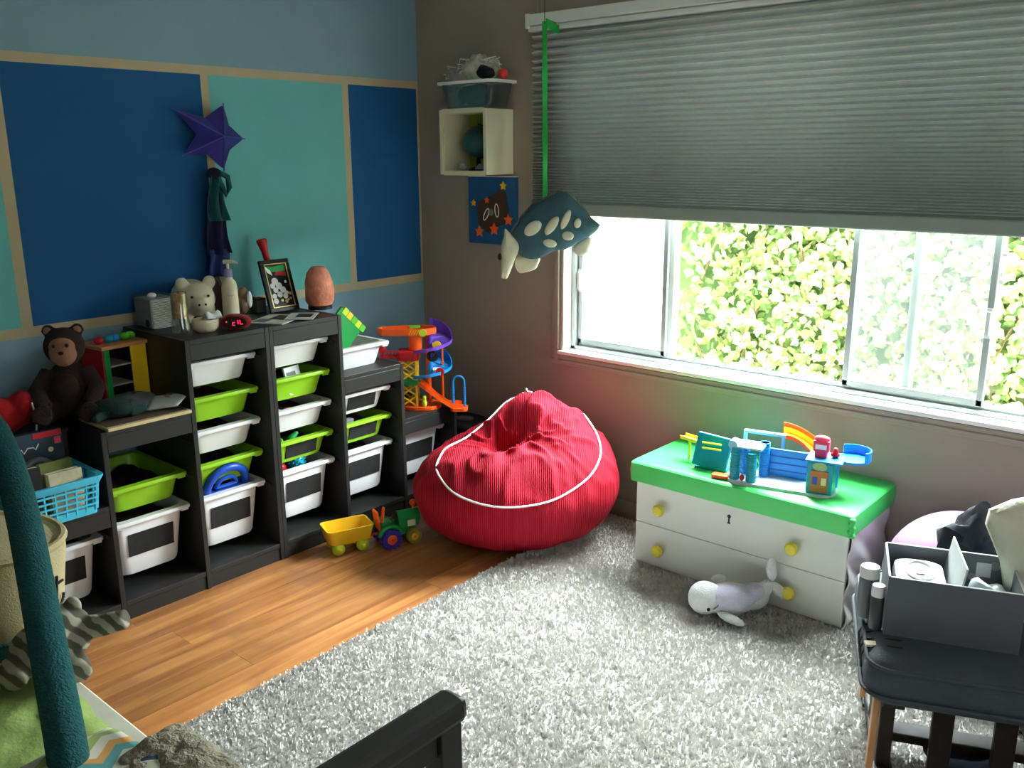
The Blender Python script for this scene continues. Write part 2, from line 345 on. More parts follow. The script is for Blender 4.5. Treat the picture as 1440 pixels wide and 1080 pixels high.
for a, b in (((.91, .035, .712), (.934, .12, 2.05)), ((WX1-.03, .035, .712), (WX1-.005, .12, 2.05)), ((.91, .035, .705), (WX1-.005, .12, .728)), ((.91, .035, 2.02), (WX1-.005, .12, 2.05))): fr.span(a, b)
fr.build('frame', 'aluminium', win, bevel=.002)
t = MB().span((.93, .055, .728), (WX1-.03, .06, .738)); t.span((.93, .085, .728), (WX1-.03, .09, .738)); t.build('track', 'aluminium', win)
for xm in (1.395, 2.35): MB().span((xm-.013, .07, .73), (xm+.013, .115, 2.03)).build('mullion', 'vinyl_white', win, bevel=.003)
def sash(x0, x1, y, hazy, hx):
    s = MB(); 
    for a, b in (((x0, y, .738), (x0+.022, y+.022, 2.02)), ((x1-.022, y, .738), (x1, y+.022, 2.02)), ((x0, y, .738), (x1, y+.022, .762)), ((x0, y, 1.995), (x1, y+.022, 2.02))): s.span(a, b)
    o = s.build('sash', 'aluminium', win, bevel=.003)
    MB().span((x0+.02, y+.009, .76), (x1-.02, y+.013, 2.0)).build('pane', hazy, o)
    h = MB().span((hx-.007, y-.014, .98), (hx+.007, y, 1.06)); h.span((hx-.010, y-.004, .97), (hx+.010, y, 1.07)); h.build('handle', 'vinyl_white', o, bevel=.002)
sash(.936, 1.388, .05, 'pane', .947); sash(2.135, 2.607, .05, 'pane_hazy', 2.596)
MB().span((1.41, .092, .735), (2.34, .096, 2.02)).build('pane', 'pane', win)
MB().span((2.363, .1, .735), (2.80, .104, 2.02)).build('pane', 'pane', win)
MB().span((.936, .112, .735), (1.385, .114, 2.02)).build('insect_screen', 'screen', win)
# cellular shade
sh = thing('cellular_shade', 'grey pleated cellular shade half lowered over the window', 'window shade', (.755, -.032, 1.31))
SW = 2.2
hr = MB().span((0, -.06, .765), (SW, .0315, .809)); hr.span((.004, -.052, .742), (SW-.004, 0, .762)); hr.span((.01, -.04, .76), (SW-.01, 0, .768)); hr.build('headrail', 'vinyl_white', sh, bevel=.003)
z = .742; prof = []; k = 0
while z > .052:
    p = .034*max(.30, (z+.12)/.86)
    prof.append((-.040 if k % 2 else -.012, z)); z -= p/2; k += 1
prof.append((-.026, .05))
vs = []; fs = []
for y, zz in prof: vs += [(.012, y, zz), (SW-.012, y, zz)]
for y, zz in prof: vs += [(.012, y+.012, zz), (SW-.012, y+.012, zz)]
n = len(prof)
for i in range(n-1): fs += [(2*i, 2*i+1, 2*i+3, 2*i+2)]
MB().add(vs, fs).build('pleats', 'pleat_fabric', sh, fix=False)
MB().span((.006, -.045, 0), (SW-.006, -.005, .052)).build('bottom_rail', mat('rail_grey', (138, 148, 142), .5, .03), sh, bevel=.006)
MB().span((-.004, -.062, .755), (.014, .0315, .812)).build('bracket', 'vinyl_white', sh, bevel=.002)
hk = MB(); hk.span((.006, .008, .88), (.020, .0315, .98)); hk.tube([(.013, .004, .95), (.013, .002, .82), (.013, .01, .8)], .0016, 6); hk.build('cord_cleat', 'aluminium', sh)

# ---------------------------------------------------------------- outdoors
gr = MB().span((-6, .13, -.5), (9, 9, -.4)).build('ground', 'concrete'); struct(gr)
nw = struct(MB().span((-5, 2.5, -.4), (.35, 2.7, 3.0)).build('wall_neighbour', 'stucco'))
hedge = thing('ivy_hedge', 'sunlit pale green ivy hedge growing outside the window', 'hedge', (1.9, 2.1, -.4))
hm = MB()
hm.grid(60, 40, lambda a, b: Vector((-1.75+a*4.2, .12+.12*nz((a*9, b*6, 1), 1.0), b*2.3))).build('foliage_backing', 'leaf_c', hedge)
for k in range(16):
    x0 = -1.6+k*.26+rnd.uniform(-.1, .1); pts = []
    for j in range(9): pts.append((x0+.12*math.sin(j*1.1+k), .0-.04*(j % 2), j*.28))
    MB().tube(pts, .008, 6).build('stem', 'bark', hedge)
LEAF = [(0, 0, 0), (.35, .1, .05), (.5, .42, -.04), (.26, .62, .03), (0, 1.0, -.1), (-.26, .62, .03), (-.5, .42, -.04), (-.35, .1, .05), (0, .45, .1)]
LF = [(0, 1, 8), (1, 2, 8), (2, 3, 8), (3, 4, 8), (4, 5, 8), (5, 6, 8), (6, 7, 8), (7, 0, 8)]
def leafpose():
    px = rnd.uniform(-1.85, 2.5); pz = rnd.uniform(0, 2.25); py = rnd.uniform(-.14, .1)
    if px < -1.35 and rnd.random() < .75: px = rnd.uniform(-1.2, 2.4)
    R = Matrix.Rotation(rnd.uniform(-1, 1), 3, 'Z') @ Matrix.Rotation(PI/2+rnd.uniform(-.9, .9), 3, 'X') @ Matrix.Rotation(PI+rnd.uniform(-1.2, 1.2), 3, 'Z')
    return Vector((px, py, pz)), R, rnd.uniform(.042, .088)
for mn, cnt in (('leaf_a', 5200), ('leaf_b', 4600), ('leaf_c', 2600)):
    V = []; F = []
    for i in range(cnt):
        c, R, s = leafpose(); o = len(V); V += [c+R @ Vector((p[0]*s, p[1]*s, p[2]*s)) for p in LEAF]; F += [tuple(q+o for q in f) for f in LF]
    o = MB().add(V, F).build('ivy_foliage', mn, hedge, fix=False); o['kind'] = 'stuff'
lm = {}
for i in range(220):
    mn = ('leaf_a', 'leaf_b', 'leaf_b')[i % 3]
    if mn not in lm: l0 = MB().add(LEAF, LF).build('leaf', mn, hedge, fix=False); lm[mn] = l0.data
    else: l0 = bpy.data.objects.new('leaf', lm[mn]); COL.objects.link(l0); l0.parent = hedge
    c, R, s = leafpose(); l0.location = (c[0], -.17-rnd.random()*.05, c[2]*.8+.2); l0.rotation_euler = R.to_euler(); l0.scale = (s*1.15,)*3

# ---------------------------------------------------------------- rug
RUGX0, RUGX1, RUGY0, RUGY1 = 1.175, 3.75, -3.2, -.045
def rugz(x, y): return .010+.004*nz((x*9, y*9, 0))+.005*nz((x*30, y*30, 2))
rug = thing('shag_rug', 'pale grey shag area rug covering the wooden floor', 'rug', (0, 0, 0))
b = MB(); b.grid(150, 180, lambda a, c: Vector((RUGX0+a*(RUGX1-RUGX0), RUGY0+c*(RUGY1-RUGY0), .004 if a in (0, 1) or c in (0, 1) else rugz(RUGX0+a*(RUGX1-RUGX0), RUGY0+c*(RUGY1-RUGY0)))))
b.build('backing', mat('rug_base', (206, 204, 200), .98, .15, 40, .6, 200), rug, smooth=True, fix=False)
rg = np.random.default_rng(3); N = 210000
tx = RUGX0+rg.random(N)*(RUGX1-RUGX0); ty = RUGY0+rg.random(N)*(RUGY1-RUGY0)
keep = (ty > -2.6) | (tx > 1.9); tx = tx[keep]; ty = ty[keep]; N = len(tx)
# edge tufts
ne = 5000; tx = np.concatenate([tx, RUGX0+rg.normal(0, .006, ne)]); ty = np.concatenate([ty, RUGY0+rg.random(ne)*(RUGY1-RUGY0)]); N = len(tx)
ang = rg.random(N)*6.283; ln = .009+rg.random(N)*.009; lean = (rg.random(N)-.2)*.014; la = rg.random(N)*6.283; wd = .0022+rg.random(N)*.0024
ca, sa = np.cos(ang), np.sin(ang)
P = np.zeros((N, 4, 3)); base = .006
for k, (q, hh) in enumerate(((-1, 0), (1, 0), (.8, 1), (-.8, 1))):
    P[:, k, 0] = tx+q*wd*ca+hh*lean*np.cos(la); P[:, k, 1] = ty+q*wd*sa+hh*lean*np.sin(la); P[:, k, 2] = base+hh*ln
me = bpy.data.meshes.new('pile'); me.vertices.add(N*4); me.vertices.foreach_set('co', P.reshape(-1)); me.loops.add(N*4); me.loops.foreach_set('vertex_index', np.arange(N*4, dtype=np.int32))
me.polygons.add(N); me.polygons.foreach_set('loop_start', np.arange(N, dtype=np.int32)*4); me.update(); me.validate()
po = bpy.data.objects.new('pile', me); COL.objects.link(po); po.parent = rug; po['kind'] = 'stuff'
me.materials.append(mat('rug_pile', (220, 217, 213), .95, .10, 30))

# ---------------------------------------------------------------- shelving
YJ, T, PIW, SD0, SD1 = -1.2325, .018, .306, .015, .455
TOPS = (.94, .685, .43)
def shelf_unit(sgn, label):
    t = thing('stepped_shelf_unit', label, 'shelf', (0, YJ, 0), group='stepped storage units along the blue wall')
    edges = [0, T+PIW, 2*(T+PIW), 3*(T+PIW)]
    hs = [.94, .94, .685, .43]
    for e, h in zip(edges, hs):
        a, b = sorted((sgn*(e+.0005), sgn*(e+T))); MB().span((SD0, a, 0), (SD1, b, h)).build('side_panel', 'black_wood', t, bevel=.0015)
    for i in range(3):
        a, b = sorted((sgn*(edges[i]+T), sgn*edges[i+1])); h = TOPS[i]
        a2, b2 = a+.0006, b-.0006
        MB().span((SD0, a2, h-.018), (SD1-.001, b2, h-.0005)).build('top_board', 'black_wood', t, bevel=.0015)
        MB().span((SD1-.02, a2, h-.075), (SD1-.0015, b2, h-.0185)).build('apron', 'black_wood', t, bevel=.0015)
        MB().span((SD0, a2, .053), (SD1-.002, b2, .071)).build('bottom_board', 'black_wood', t, bevel=.0015)
        MB().span((SD1-.03, a2, 0), (SD1-.006, b2, .0525)).build('plinth', 'black_wood', t)
        lv = [.843, .708, .585, .455, .33]; lv = lv[(0, 2, 4)[i]:]
        for z in lv:
            for yy in (a2, b2): 
                s = 1 if yy == a2 else -1
                MB().span((SD0+.01, yy, z-.02), (SD1-.03, yy+s*.006, z-.013)).build('runner', 'black_wood', t)
    return t
shelf_unit(-1, 'black stepped storage unit holding the alarm clock, stairs falling away from the corner')
shelf_unit(1, 'black stepped storage unit holding the salt lamp, stairs falling toward the corner')
def bin_(z, yc, deep, color, label, board=None, x0=.402, blocks=False):
    """storage tub hung by its rim; origin at the base centre"""
    h = .215 if deep else .098; L_, W_ = .385, .298
    t = thing('storage_bin', label, 'storage bin', (x0-L_/2, yc, z-h), group='plastic storage bins in the black units')
    k = 'bin_'+color; mb = MB(); tp = .26; bt = .222 if deep else .235; ib = L_-.10; it = L_-.05
    R = [rr(ib, bt, .04, 0), rr(ib+.01, bt+.008, .04, .012), rr(it, tp, .03, h-.012), rr(it-.008, tp-.008, .03, h-.006), rr(ib, bt-.004, .035, .008)]
    mb.rings(R); mb.build('tub', k, t, smooth=True)
    rim = MB(); rim.rings([rr(it-.004, tp-.004, .03, h-.013), rr(L_, W_, .018, h-.013), rr(L_+.002, W_, .018, h-.006), rr(L_-.002, W_-.004, .018, h), rr(it-.006, tp-.006, .03, h), rr(it-.006, tp-.006, .03, h-.011)], False, False)
    rim.build('rim', k, t, smooth=True)
    for s in (-1, 1): MB().box((L_/2-.025, s*(W_/2-.022), h-.018), (.03, .03, .012)).build('stop_tab', k, t, bevel=.002)
    if board:
        bw, bh, bz = board; xa = ib/2+.005; xb = it/2; f = lambda zz: xa+(xb-xa)*(zz-.012)/(h-.024)
        pl = MB(); vs = []
        for dx in (.0012, .0045):
            for yy, zz in ((-bw/2, bz-bh/2), (bw/2, bz-bh/2), (bw/2, bz+bh/2), (-bw/2, bz+bh/2)): vs.append((f(zz)+dx, yy, zz))
        pl.add(vs, [(0, 1, 2, 3), (4, 5, 6, 7), (0, 1, 5, 4), (1, 2, 6, 5), (2, 3, 7, 6), (3, 0, 4, 7)]); pl.build('chalk_label', 'chalkboard', t)
    return t
CL = [YJ-(T+PIW/2)-i*(T+PIW) for i in range(3)]; CR = [YJ+(T+PIW/2)+i*(T+PIW) for i in range(3)]
LV = [.843, .708, .585, .455, .33]
DB = (.17, .085, .115); SB = (.15, .062, .048)
bin_(LV[0], CL[0], 0, 'white', 'shallow white bin in the top slot under the alarm clock')
bin_(LV[1], CL[0], 0, 'green', 'shallow lime bin in the second slot under the alarm clock')
bin_(LV[2], CL[0], 0, 'white', 'shallow white bin between two lime bins under the alarm clock')
bin_(LV[3], CL[0], 0, 'green', 'shallow lime bin directly above the deep bin with blue handle')
bin_(LV[4], CL[0], 1, 'white', 'deep white bin with a blue plastic handle sticking out', DB)
bin_(LV[0]+.007, CR[0], 0, 'white', 'shallow white bin in the top slot under the salt lamp')
bin_(LV[1]+.006, CR[0], 0, 'green', 'shallow lime bin holding a small white card')
bin_(LV[2], CR[0], 0, 'white', 'shallow white bin below the lime bin with the card')
bin_(LV[3], CR[0], 0, 'green', 'lime bin with black label above the spiky balls', SB)
bin_(LV[4]+.004, CR[0], 1, 'white', 'deep white bin holding the spiky balls', DB)
bin_(LV[2], CR[1], 0, 'white', 'shallow white bin with black label in the column under the toy blocks', SB)
bin_(LV[3], CR[1], 0, 'green', 'lime bin with black label in the column under the toy blocks', SB)
bin_(LV[4]+.004, CR[1], 1, 'white', 'deep white bin with black label behind the toy tractor', DB)
bin_(LV[4]+.004, CR[2], 1, 'white', 'deep white bin with black label under the toy ramp tower', DB)
bin_(LV[3], CL[1], 0, 'green', 'shallow lime bin under the board that carries the cap', None)
bin_(LV[4], CL[1], 1, 'white', 'deep white bin with black label below the lone lime bin', DB)
bin_(LV[4]-.02, CL[2], 1, 'white', 'deep white bin under the blue lattice basket', DB)
bin_(.685+.098, CR[1]-.006, 0, 'white', 'white bin of green toy blocks standing on the shelf step', None, x0=.41)

# ---------------------------------------------------------------- things in the bins
RV = Vector((math.cos(YAW), math.sin(YAW), 0))
h = thing('carry_handle', 'royal blue plastic carry handle poking out of a deep white bin', 'toy', (.320, CL[0]-.005, .220), rot=(0, .30, .06))
pts = [Vector((0, .085*math.cos(a), .13+.075*math.sin(a))) for a in [PI*k/14 for k in range(15)]]
MB().tube([(0, .085, .02)]+pts+[(0, -.085, .02)], .016, 10).build('loop', 'royal', h, smooth=True)
MB().tube([Vector((0, .045*math.cos(a), .125+.038*math.sin(a))) for a in [PI*k/10 for k in range(11)]]+[(0, -.045, .125), (0, .045, .125)], .008, 8).build('grip', 'royal', h, smooth=True)
MB().box((0, 0, .06), (.02, .17, .11)).build('body', 'royal', h, bevel=.004)
c = thing('gift_card', 'small white and red card standing in a lime bin', 'card', (.35, CR[0]+.01, .625), rot=(0, -.25, .2))
MB().box((0, 0, .06), (.01, .085, .11)).build('sheet', 'white', c); MB().box((.006, .02, .04), (.002, .04, .03)).build('print', 'red', c); MB().box((.006, -.01, .085), (.002, .05, .02)).build('print', 'grey', c)
def spiky(loc, r, m, label):
    o = thing('spiky_ball', label, 'ball', loc); MB().ell((0, 0, r), r*.86, 16, 10).build('core', m, o, smooth=True); sp = MB()
    for k in range(70):
        z = 1-2*(k+.5)/70; a = k*2.399963; q = math.sqrt(1-z*z); d = Vector((q*math.cos(a), q*math.sin(a), z)); cc = Vector((0, 0, r))
        sp.tube([cc+d*r*.8, cc+d*r*1.08], [r*.1, r*.04], 5)
    sp.build('spikes', m, o)
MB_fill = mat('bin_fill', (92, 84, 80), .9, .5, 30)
def heap(loc, sx, sy, h, m, label, name='shade_heap', seed=1):
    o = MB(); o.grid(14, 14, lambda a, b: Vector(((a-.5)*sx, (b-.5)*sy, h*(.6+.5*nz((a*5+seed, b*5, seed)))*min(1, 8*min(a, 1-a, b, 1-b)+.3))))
    q = o.build(name, m, None, smooth=True, solid=.004); q.location = loc; return tag(q, label, 'shade fill')
mat('darkfill', (30, 28, 28), .9, .5, 24)  # near-black heaps laid in the bins to put shade inside them
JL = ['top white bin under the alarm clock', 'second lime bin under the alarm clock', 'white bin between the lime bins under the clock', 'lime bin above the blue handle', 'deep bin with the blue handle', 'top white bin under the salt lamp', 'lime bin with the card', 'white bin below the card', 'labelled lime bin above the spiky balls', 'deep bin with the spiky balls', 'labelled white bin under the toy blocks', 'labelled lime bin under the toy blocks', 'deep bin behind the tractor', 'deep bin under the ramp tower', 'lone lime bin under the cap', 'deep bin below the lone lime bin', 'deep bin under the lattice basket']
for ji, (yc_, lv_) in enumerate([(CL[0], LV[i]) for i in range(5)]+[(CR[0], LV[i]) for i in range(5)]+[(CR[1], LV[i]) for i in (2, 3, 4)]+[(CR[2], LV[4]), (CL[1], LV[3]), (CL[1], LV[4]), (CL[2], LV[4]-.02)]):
    q_ = heap((.21, yc_, lv_-.058), .285, .222, .045, 'darkfill', 'dark fill added for shade in the '+JL[ji], 'shade_fill', seed=lv_*7+yc_); q_['group'] = 'dark shade fills inside the bins'
spiky((.335, CR[0]-.085, .305), .026, 'red', 'small red spiky ball at the rim of a deep bin')
spiky((.33, CR[0]+.0, .300), .038, 'teal', 'bright blue spiky ball at the rim of a deep bin')
d = thing('toy_figure', 'tiny green toy figure standing in the labelled lime bin', 'toy', (.34, CR[0]-.04, .365)); MB().ell((0, 0, .03), (.02, .03, .03)).build('body', 'brightgreen', d, smooth=True); MB().tube([(0, 0, .05), (0, .02, .085), (0, .045, .10)], [.02, .015, .008]).build('neck', 'green', d, smooth=True); MB().tube([(0, -.02, .04), (0, -.035, .09)], [.012, .006]).build('tail', 'brightgreen', d, smooth=True)
d = thing('toy_brick_pair', 'pink and white toy bits at the rim of a white bin', 'toy', (.33, CR[0]-.08, .496)); MB().box((0, 0, .035), (.04, .05, .08)).build('brick', 'white', d, bevel=.003); MB().box((0, .06, .05), (.03, .03, .05)).build('brick', 'pink', d, bevel=.003); MB().box((.0, -.03, .08), (.02, .02, .02)).build('brick', 'red', d, bevel=.003)
d = thing('toy_figure', 'little grey and white figure standing in the lime bin beside the deep bin', 'toy', (.335, CR[1]-.09, .365)); MB().lathe([(.012, 0), (.014, .06), (.009, .075), (.014, .085), (.012, .105), (0, .11)], n=12).build('body', 'white', d, smooth=True); MB().box((0, .04, .05), (.03, .04, .09)).build('block', 'grey', d, bevel=.004)
d = thing('toy_car_pile', 'dark toy car at the rim of the labelled white bin', 'toy', (.33, CR[1]-.02, .5)); MB().box((0, 0, .03), (.04, .16, .05)).build('body', 'black', d, bevel=.008); MB().ell((0, -.055, .075), .014).build('light', 'grey', d, smooth=True); MB().box((0, .0, .062), (.03, .07, .024)).build('cabin', 'black', d, bevel=.006)
# green building plates in the top bin
d = thing('building_plate', 'dark green studded building plate tilted in the white bin', 'toy blocks', (.315, -.765, .813), rot=(.75, 0, 0))
MB().box((0, 0, .03), (.012, .16, .15)).build('plate', 'green', d, bevel=.001)
st = MB()
for i in range(8):
    for j in range(7): st.tube([(-.006, -.066+i*.019, -.026+j*.019), (-.010, -.066+i*.019, -.026+j*.019)], .005, 8)
st.build('studs', 'green', d)
d = thing('brick_stack', 'stack of lime and yellow toy bricks leaning on the green plate', 'toy blocks', (.305, -.695, .858), rot=(.80, 0, 0))
for k in range(5):
    o = MB().box((0, 0, -.03+k*.03), (.035, .03, .028)); o.tube([(0, .0, -.016+k*.03), (0, 0, -.012+k*.03)], .006, 8); o.build('brick', ('brightgreen', 'lime', 'brightgreen', 'yellow', 'lime')[k], d, bevel=.001)
d = thing('toy_bricks', 'loose yellow and orange toy bricks lying in the white top bin', 'toy blocks', (.255, CR[1]+.0, .70))
for k in range(9): MB().box((rnd.uniform(-.1, .06), -.1+k*.024, rnd.uniform(.03, .075)), (.03, .02, .02), rz=rnd.uniform(0, 3)).build('brick', ('yellow', 'orange', 'lime', 'brightgreen')[k % 4], d, bevel=.001)

# ---------------------------------------------------------------- on the tall shelf
Z0 = .94
d = thing('tissue_box', 'small white woven box with plain grey side on the tall shelf', 'box', (.105, -1.48, Z0))
MB().box((0, 0, .055), (.125, .105, .11)).build('body', 'wicker', d, bevel=.006); MB().box((0, -.0545, .056), (.118, .003, .104)).build('side_panel', mat('greyside', (120, 124, 126), .5), d); MB().tube([(0.03, -.056, .02), (.03, -.058, .02)], .014, 14).build('sticker', 'black', d)
MB().box((0, 0, .114), (.13, .11, .008)).build('lid', 'clear_plastic', d, bevel=.002); MB().ell((.03, -.03, .122), (.016, .016, .01)).build('knob', 'white', d, smooth=True)
d = thing('candle_jar', 'glass jar candle with yellow and orange picture beside the bowl', 'candle', (.335, -1.515, Z0))
MB().lathe([(.036, 0), (.038, .006), (.037, .03), (.029, .06), (.029, .152), (.0265, .152), (.0265, .06), (.03, .05), (.03, .012), (0, .012)], n=24).build('jar', 'jar_glass', d, smooth=True)
def cand():
    m = bpy.data.materials.new('candle_art'); m.use_nodes = True; nt = m.node_tree; n = nt.nodes.new('ShaderNodeTexNoise'); n.inputs['Scale'].default_value = 26; tc = nt.nodes.new('ShaderNodeTexCoord'); r = nt.nodes.new('ShaderNodeValToRGB')
    e = r.color_ramp.elements; e[0].position = .36; e[0].color = srgb((150, 130, 60))+(1,); e[1].position = .6; e[1].color = srgb((236, 210, 150))+(1,); q = e.new(.5); q.color = srgb((220, 140, 70))+(1,)
    nt.links.new(tc.outputs['Object'], n.inputs['Vector']); nt.links.new(n.outputs['Fac'], r.inputs[0]); nt.links.new(r.outputs[0], nt.nodes['Principled BSDF'].inputs['Base Color']); MATS['candle_art'] = m
cand()
MB().lathe([(.0255, .06), (.0258, .062), (.0258, .148), (.0, .149)], n=24).build('candle', 'candle_art', d, smooth=True); MB().tube([(0, 0, .148), (0, 0, .158)], .0012, 5).build('wick', 'black', d)
d = thing('piggy_bank', 'large cream ceramic piggy bank with two black eyes', 'piggy bank', (.115, -1.335, Z0), rz=1.3)
p = MB(); p.ell((0, .02, .088), (.078, .098, .072)); p.ell((0, -.055, .092), (.07, .055, .066)); p.ell((0, -.105, .078), (.034, .03, .028))
for sx in (-1, 1):
    p.ell((sx*.05, -.058, .152), (.026, .014, .028), rot=Matrix.Rotation(sx*.4, 3, 'Y'))
    for yy in (-.05, .08): p.tube([(sx*.042, yy, .001), (sx*.042, yy, .06)], [.024, .026], 12)
p.build('body', 'pig', d, remesh=.005, smoothit=4)
for sx in (-1, 1): MB().ell((sx*.03, -.109, .108), .0055, 10, 8).build('eye', 'black', d, smooth=True); MB().ell((sx*.012, -.134, .08), .0045, 8, 6).build('nostril', 'plush_brown', d, smooth=True)
d = thing('bowl', 'small white bowl with folded tissue beside the alarm clock', 'bowl', (.345, -1.425, Z0)); MB().lathe([(.032, 0), (.046, .012), (.05, .034), (.047, .046), (.044, .046), (.046, .034), (.03, .01), (0, .008)], n=28).build('dish', 'cream', d, smooth=True)
MB().grid(8, 6, lambda a, b: Vector((-.02+.04*b, .0+.06*a, .04+.025*math.sin(b*PI)+.006*math.sin(a*9)))).build('tissue', 'white', d, smooth=True, solid=.0015)
d = thing('pump_bottle', 'cream lotion pump bottle with lilac collar', 'bottle', (.215, -1.235, Z0))
MB().lathe([(.029, 0), (.031, .004), (.031, .06), (.03, .125), (.026, .148), (.015, .162), (.0135, .172), (0, .172)], n=24).build('body', 'cream', d, smooth=True)
MB().lathe([(.0155, .168), (.016, .172), (.015, .196), (.009, .2), (0, .2)], n=20).build('collar', mat('lilac', (150, 140, 190), .5), d, smooth=True)
o = MB(); o.tube([(0, 0, .198), (0, 0, .226)], .006, 10); o.tube([(-.012, -.008, .226), (.02, .012, .228), (.034, .022, .222)], [.009, .007, .004], 10); o.build('pump', 'cream', d, smooth=True)
MB().tube([(.0312*math.cos(-.9+.12*k), .0312*math.sin(-.9+.12*k), .1+.004*math.sin(k*2.2)) for k in range(8)], .0007, 5).build('label_script', 'grey', d)
d = thing('alarm_clock', 'red oval digital alarm clock with glowing red digits', 'clock', (.405, -1.338, Z0), rz=YAW+.12)
E_ = lambda s, t: [Vector((s*.057*math.cos(a), t, .03+s*.029*math.sin(a)*(1 if True else 1))) for a in [2*PI*k/28 for k in range(28)]]
o = MB(); o.rings([E_(.8, .022), E_(.97, .014), E_(1, 0), E_(1, -.014), E_(.93, -.022), E_(.8, -.024)]); o.build('case', mat('clockred', (150, 26, 36), .3), d, smooth=True)
o = MB(); o.rings([E_(.78, -.0235), E_(.76, -.0262)]); o.build('face', 'black', d)
sg = MB()
for x_, z_, w_, h_ in ((-.028, .034, .004, .004), (-.006, .026, .002, .01), (-.002, .031, .008, .002), (-.002, .021, .008, .002), (.013, .0325, .0024, .015), (.0205, .0325, .0024, .015), (.026, .0255, .009, .0024)): sg.box((x_, -.0268, z_), (w_, .001, h_))
sg.build('digits', 'led', d)
MB().box((0, 0, .0035), (.06, .03, .007)).build('foot', 'black', d, bevel=.002)
d = thing('picture_frame', 'black and gold picture frame with dark artwork leaning beside the salt lamp', 'picture frame', (.205, -.985, Z0), rot=(0, -.30, .0))
FW, FH = .140, .215
o = MB()
for a, b in (((0, -FW/2, 0), (.014, FW/2, .016)), ((0, -FW/2, FH-.016), (.014, FW/2, FH)), ((0, -FW/2, .0165), (.014, -FW/2+.016, FH-.0165)), ((0, FW/2-.016, .0165), (.014, FW/2, FH-.0165))): o.span(a, b)
o.build('frame', 'photo_black', d, bevel=.002)
o = MB()
for s in (.017, ): 
    for a, b in (((.012, -FW/2+s, s), (.0155, FW/2-s, s+.003)), ((.012, -FW/2+s, FH-s-.003), (.0155, FW/2-s, FH-s)), ((.012, -FW/2+s, s), (.0155, -FW/2+s+.003, FH-s)), ((.012, FW/2-s-.003, s), (.0155, FW/2-s, FH-s))): o.span(a, b)
o.build('gold_liner', 'gold', d)
art = MB().span((.004, -FW/2+.016, .016), (.008, FW/2-.016, FH-.016)).build('picture', 'photo_black', d)
def blob2(pts, m, x=.0085):
    o = MB()
    for y, z, r in pts: o.lathe([(r, -.0006), (r*.9, .0006)], (x, y, z), 14, Matrix.Rotation(PI/2, 3, 'Y'))
    o.build('art_shape', m, art)
blob2([(-.015, .125, .016), (-.03, .108, .012), (.0, .106, .015), (-.02, .09, .012), (.015, .088, .014), (-.005, .07, .013), (-.032, .066, .011), (.02, .062, .012), (.035, .12, .006)], 'white')
o = MB(); o.add([(.009, -.045, .19), (.009, -.02, .165), (.009, .05, .165), (.009, .05, .192), (.009, -.01, .186)], [(0, 1, 2, 3, 4)]); o.build('art_shape', 'green', art, solid=.001)
o = MB(); o.add([(.0092, -.01, .152), (.0092, .045, .143), (.0092, .046, .162), (.0092, .0, .165)], [(0, 1, 2, 3)]); o.build('art_shape', 'red', art, solid=.001)
o = MB(); o.add([(.0093, -.048, .192), (.0093, -.042, .165), (.0093, -.02, .15), (.0093, -.026, .172)], [(0, 1, 2, 3)]); o.build('art_shape', 'white', art, solid=.001)
blob2([(.0, .045, .006), (.02, .04, .008), (.03, .046, .005), (.042, .05, .005), (.045, .07, .007)], 'gold'); blob2([(-.03, .045, .012), (.03, .075, .008)], 'white')
MB().tube([(0, 0, .16), (-.115, 0, -.028)], .005, 6).build('easel_leg', 'photo_black', d)
d = thing('red_shaker', 'red flared wooden shaker standing behind the picture frame', 'toy', (.10, -.925, Z0), rot=(.16, -.15, 0)); MB().lathe([(.022, 0), (.02, .12), (.013, .2), (.014, .24), (.021, .275), (.023, .287), (.018, .292), (0, .288)], n=20).build('body', 'red', d, smooth=True); MB().lathe([(.0235, .05), (.0245, .055), (.0235, .06)], n=20).build('band', 'black', d, smooth=True)
d = thing('salt_lamp', 'rough pink orange salt rock lamp on a black base', 'lamp', (.262, -.845, Z0))
R = []
for i, (r, z) in enumerate(((.046, .016), (.056, .032), (.061, .07), (.058, .11), (.046, .15), (.029, .174), (.012, .177))):
    R.append([Vector((r*(1+.10*nz((math.cos(2*PI*k/22)*1.4, math.sin(2*PI*k/22)*1.4, z*18)))*math.cos(2*PI*k/22), r*(1+.10*nz((math.cos(2*PI*k/22)*1.4, math.sin(2*PI*k/22)*1.4, z*18)))*math.sin(2*PI*k/22), z)) for k in range(22)])
MB().rings(R).build('rock', 'salt', d, smooth=True); MB().lathe([(.05, 0), (.05, .012), (.045, .0165), (0, .0165)], n=24).build('base', 'black', d, smooth=True)
o = MB().box((0, 0, .0015), (.15, .2, .003)).build('magazine', 'paper', None); o.location = (.345, -1.12, Z0+.0003); o.rotation_euler = (0, 0, .5); tag(o, 'open grey magazine lying before the picture frame', 'magazine')
pg = MB().box((.01, .03, .0042), (.07, .09, .001)).build('photo_print', 'black', o); pg = MB().box((-.035, -.05, .0042), (.05, .06, .001)).build('photo_print', 'grey', o)
o = MB().box((0, 0, .001), (.11, .15, .002)).build('flyer', mat('flyer', (216, 214, 204), .7, .15, 20), None); o.location = (.385, -1.03, Z0+.0050); o.rotation_euler = (0, 0, .75); tag(o, 'white flyer with dark photo overlapping the magazine', 'paper'); MB().box((.01, .01, .0025), (.06, .08, .001)).build('photo_print', 'black', o)
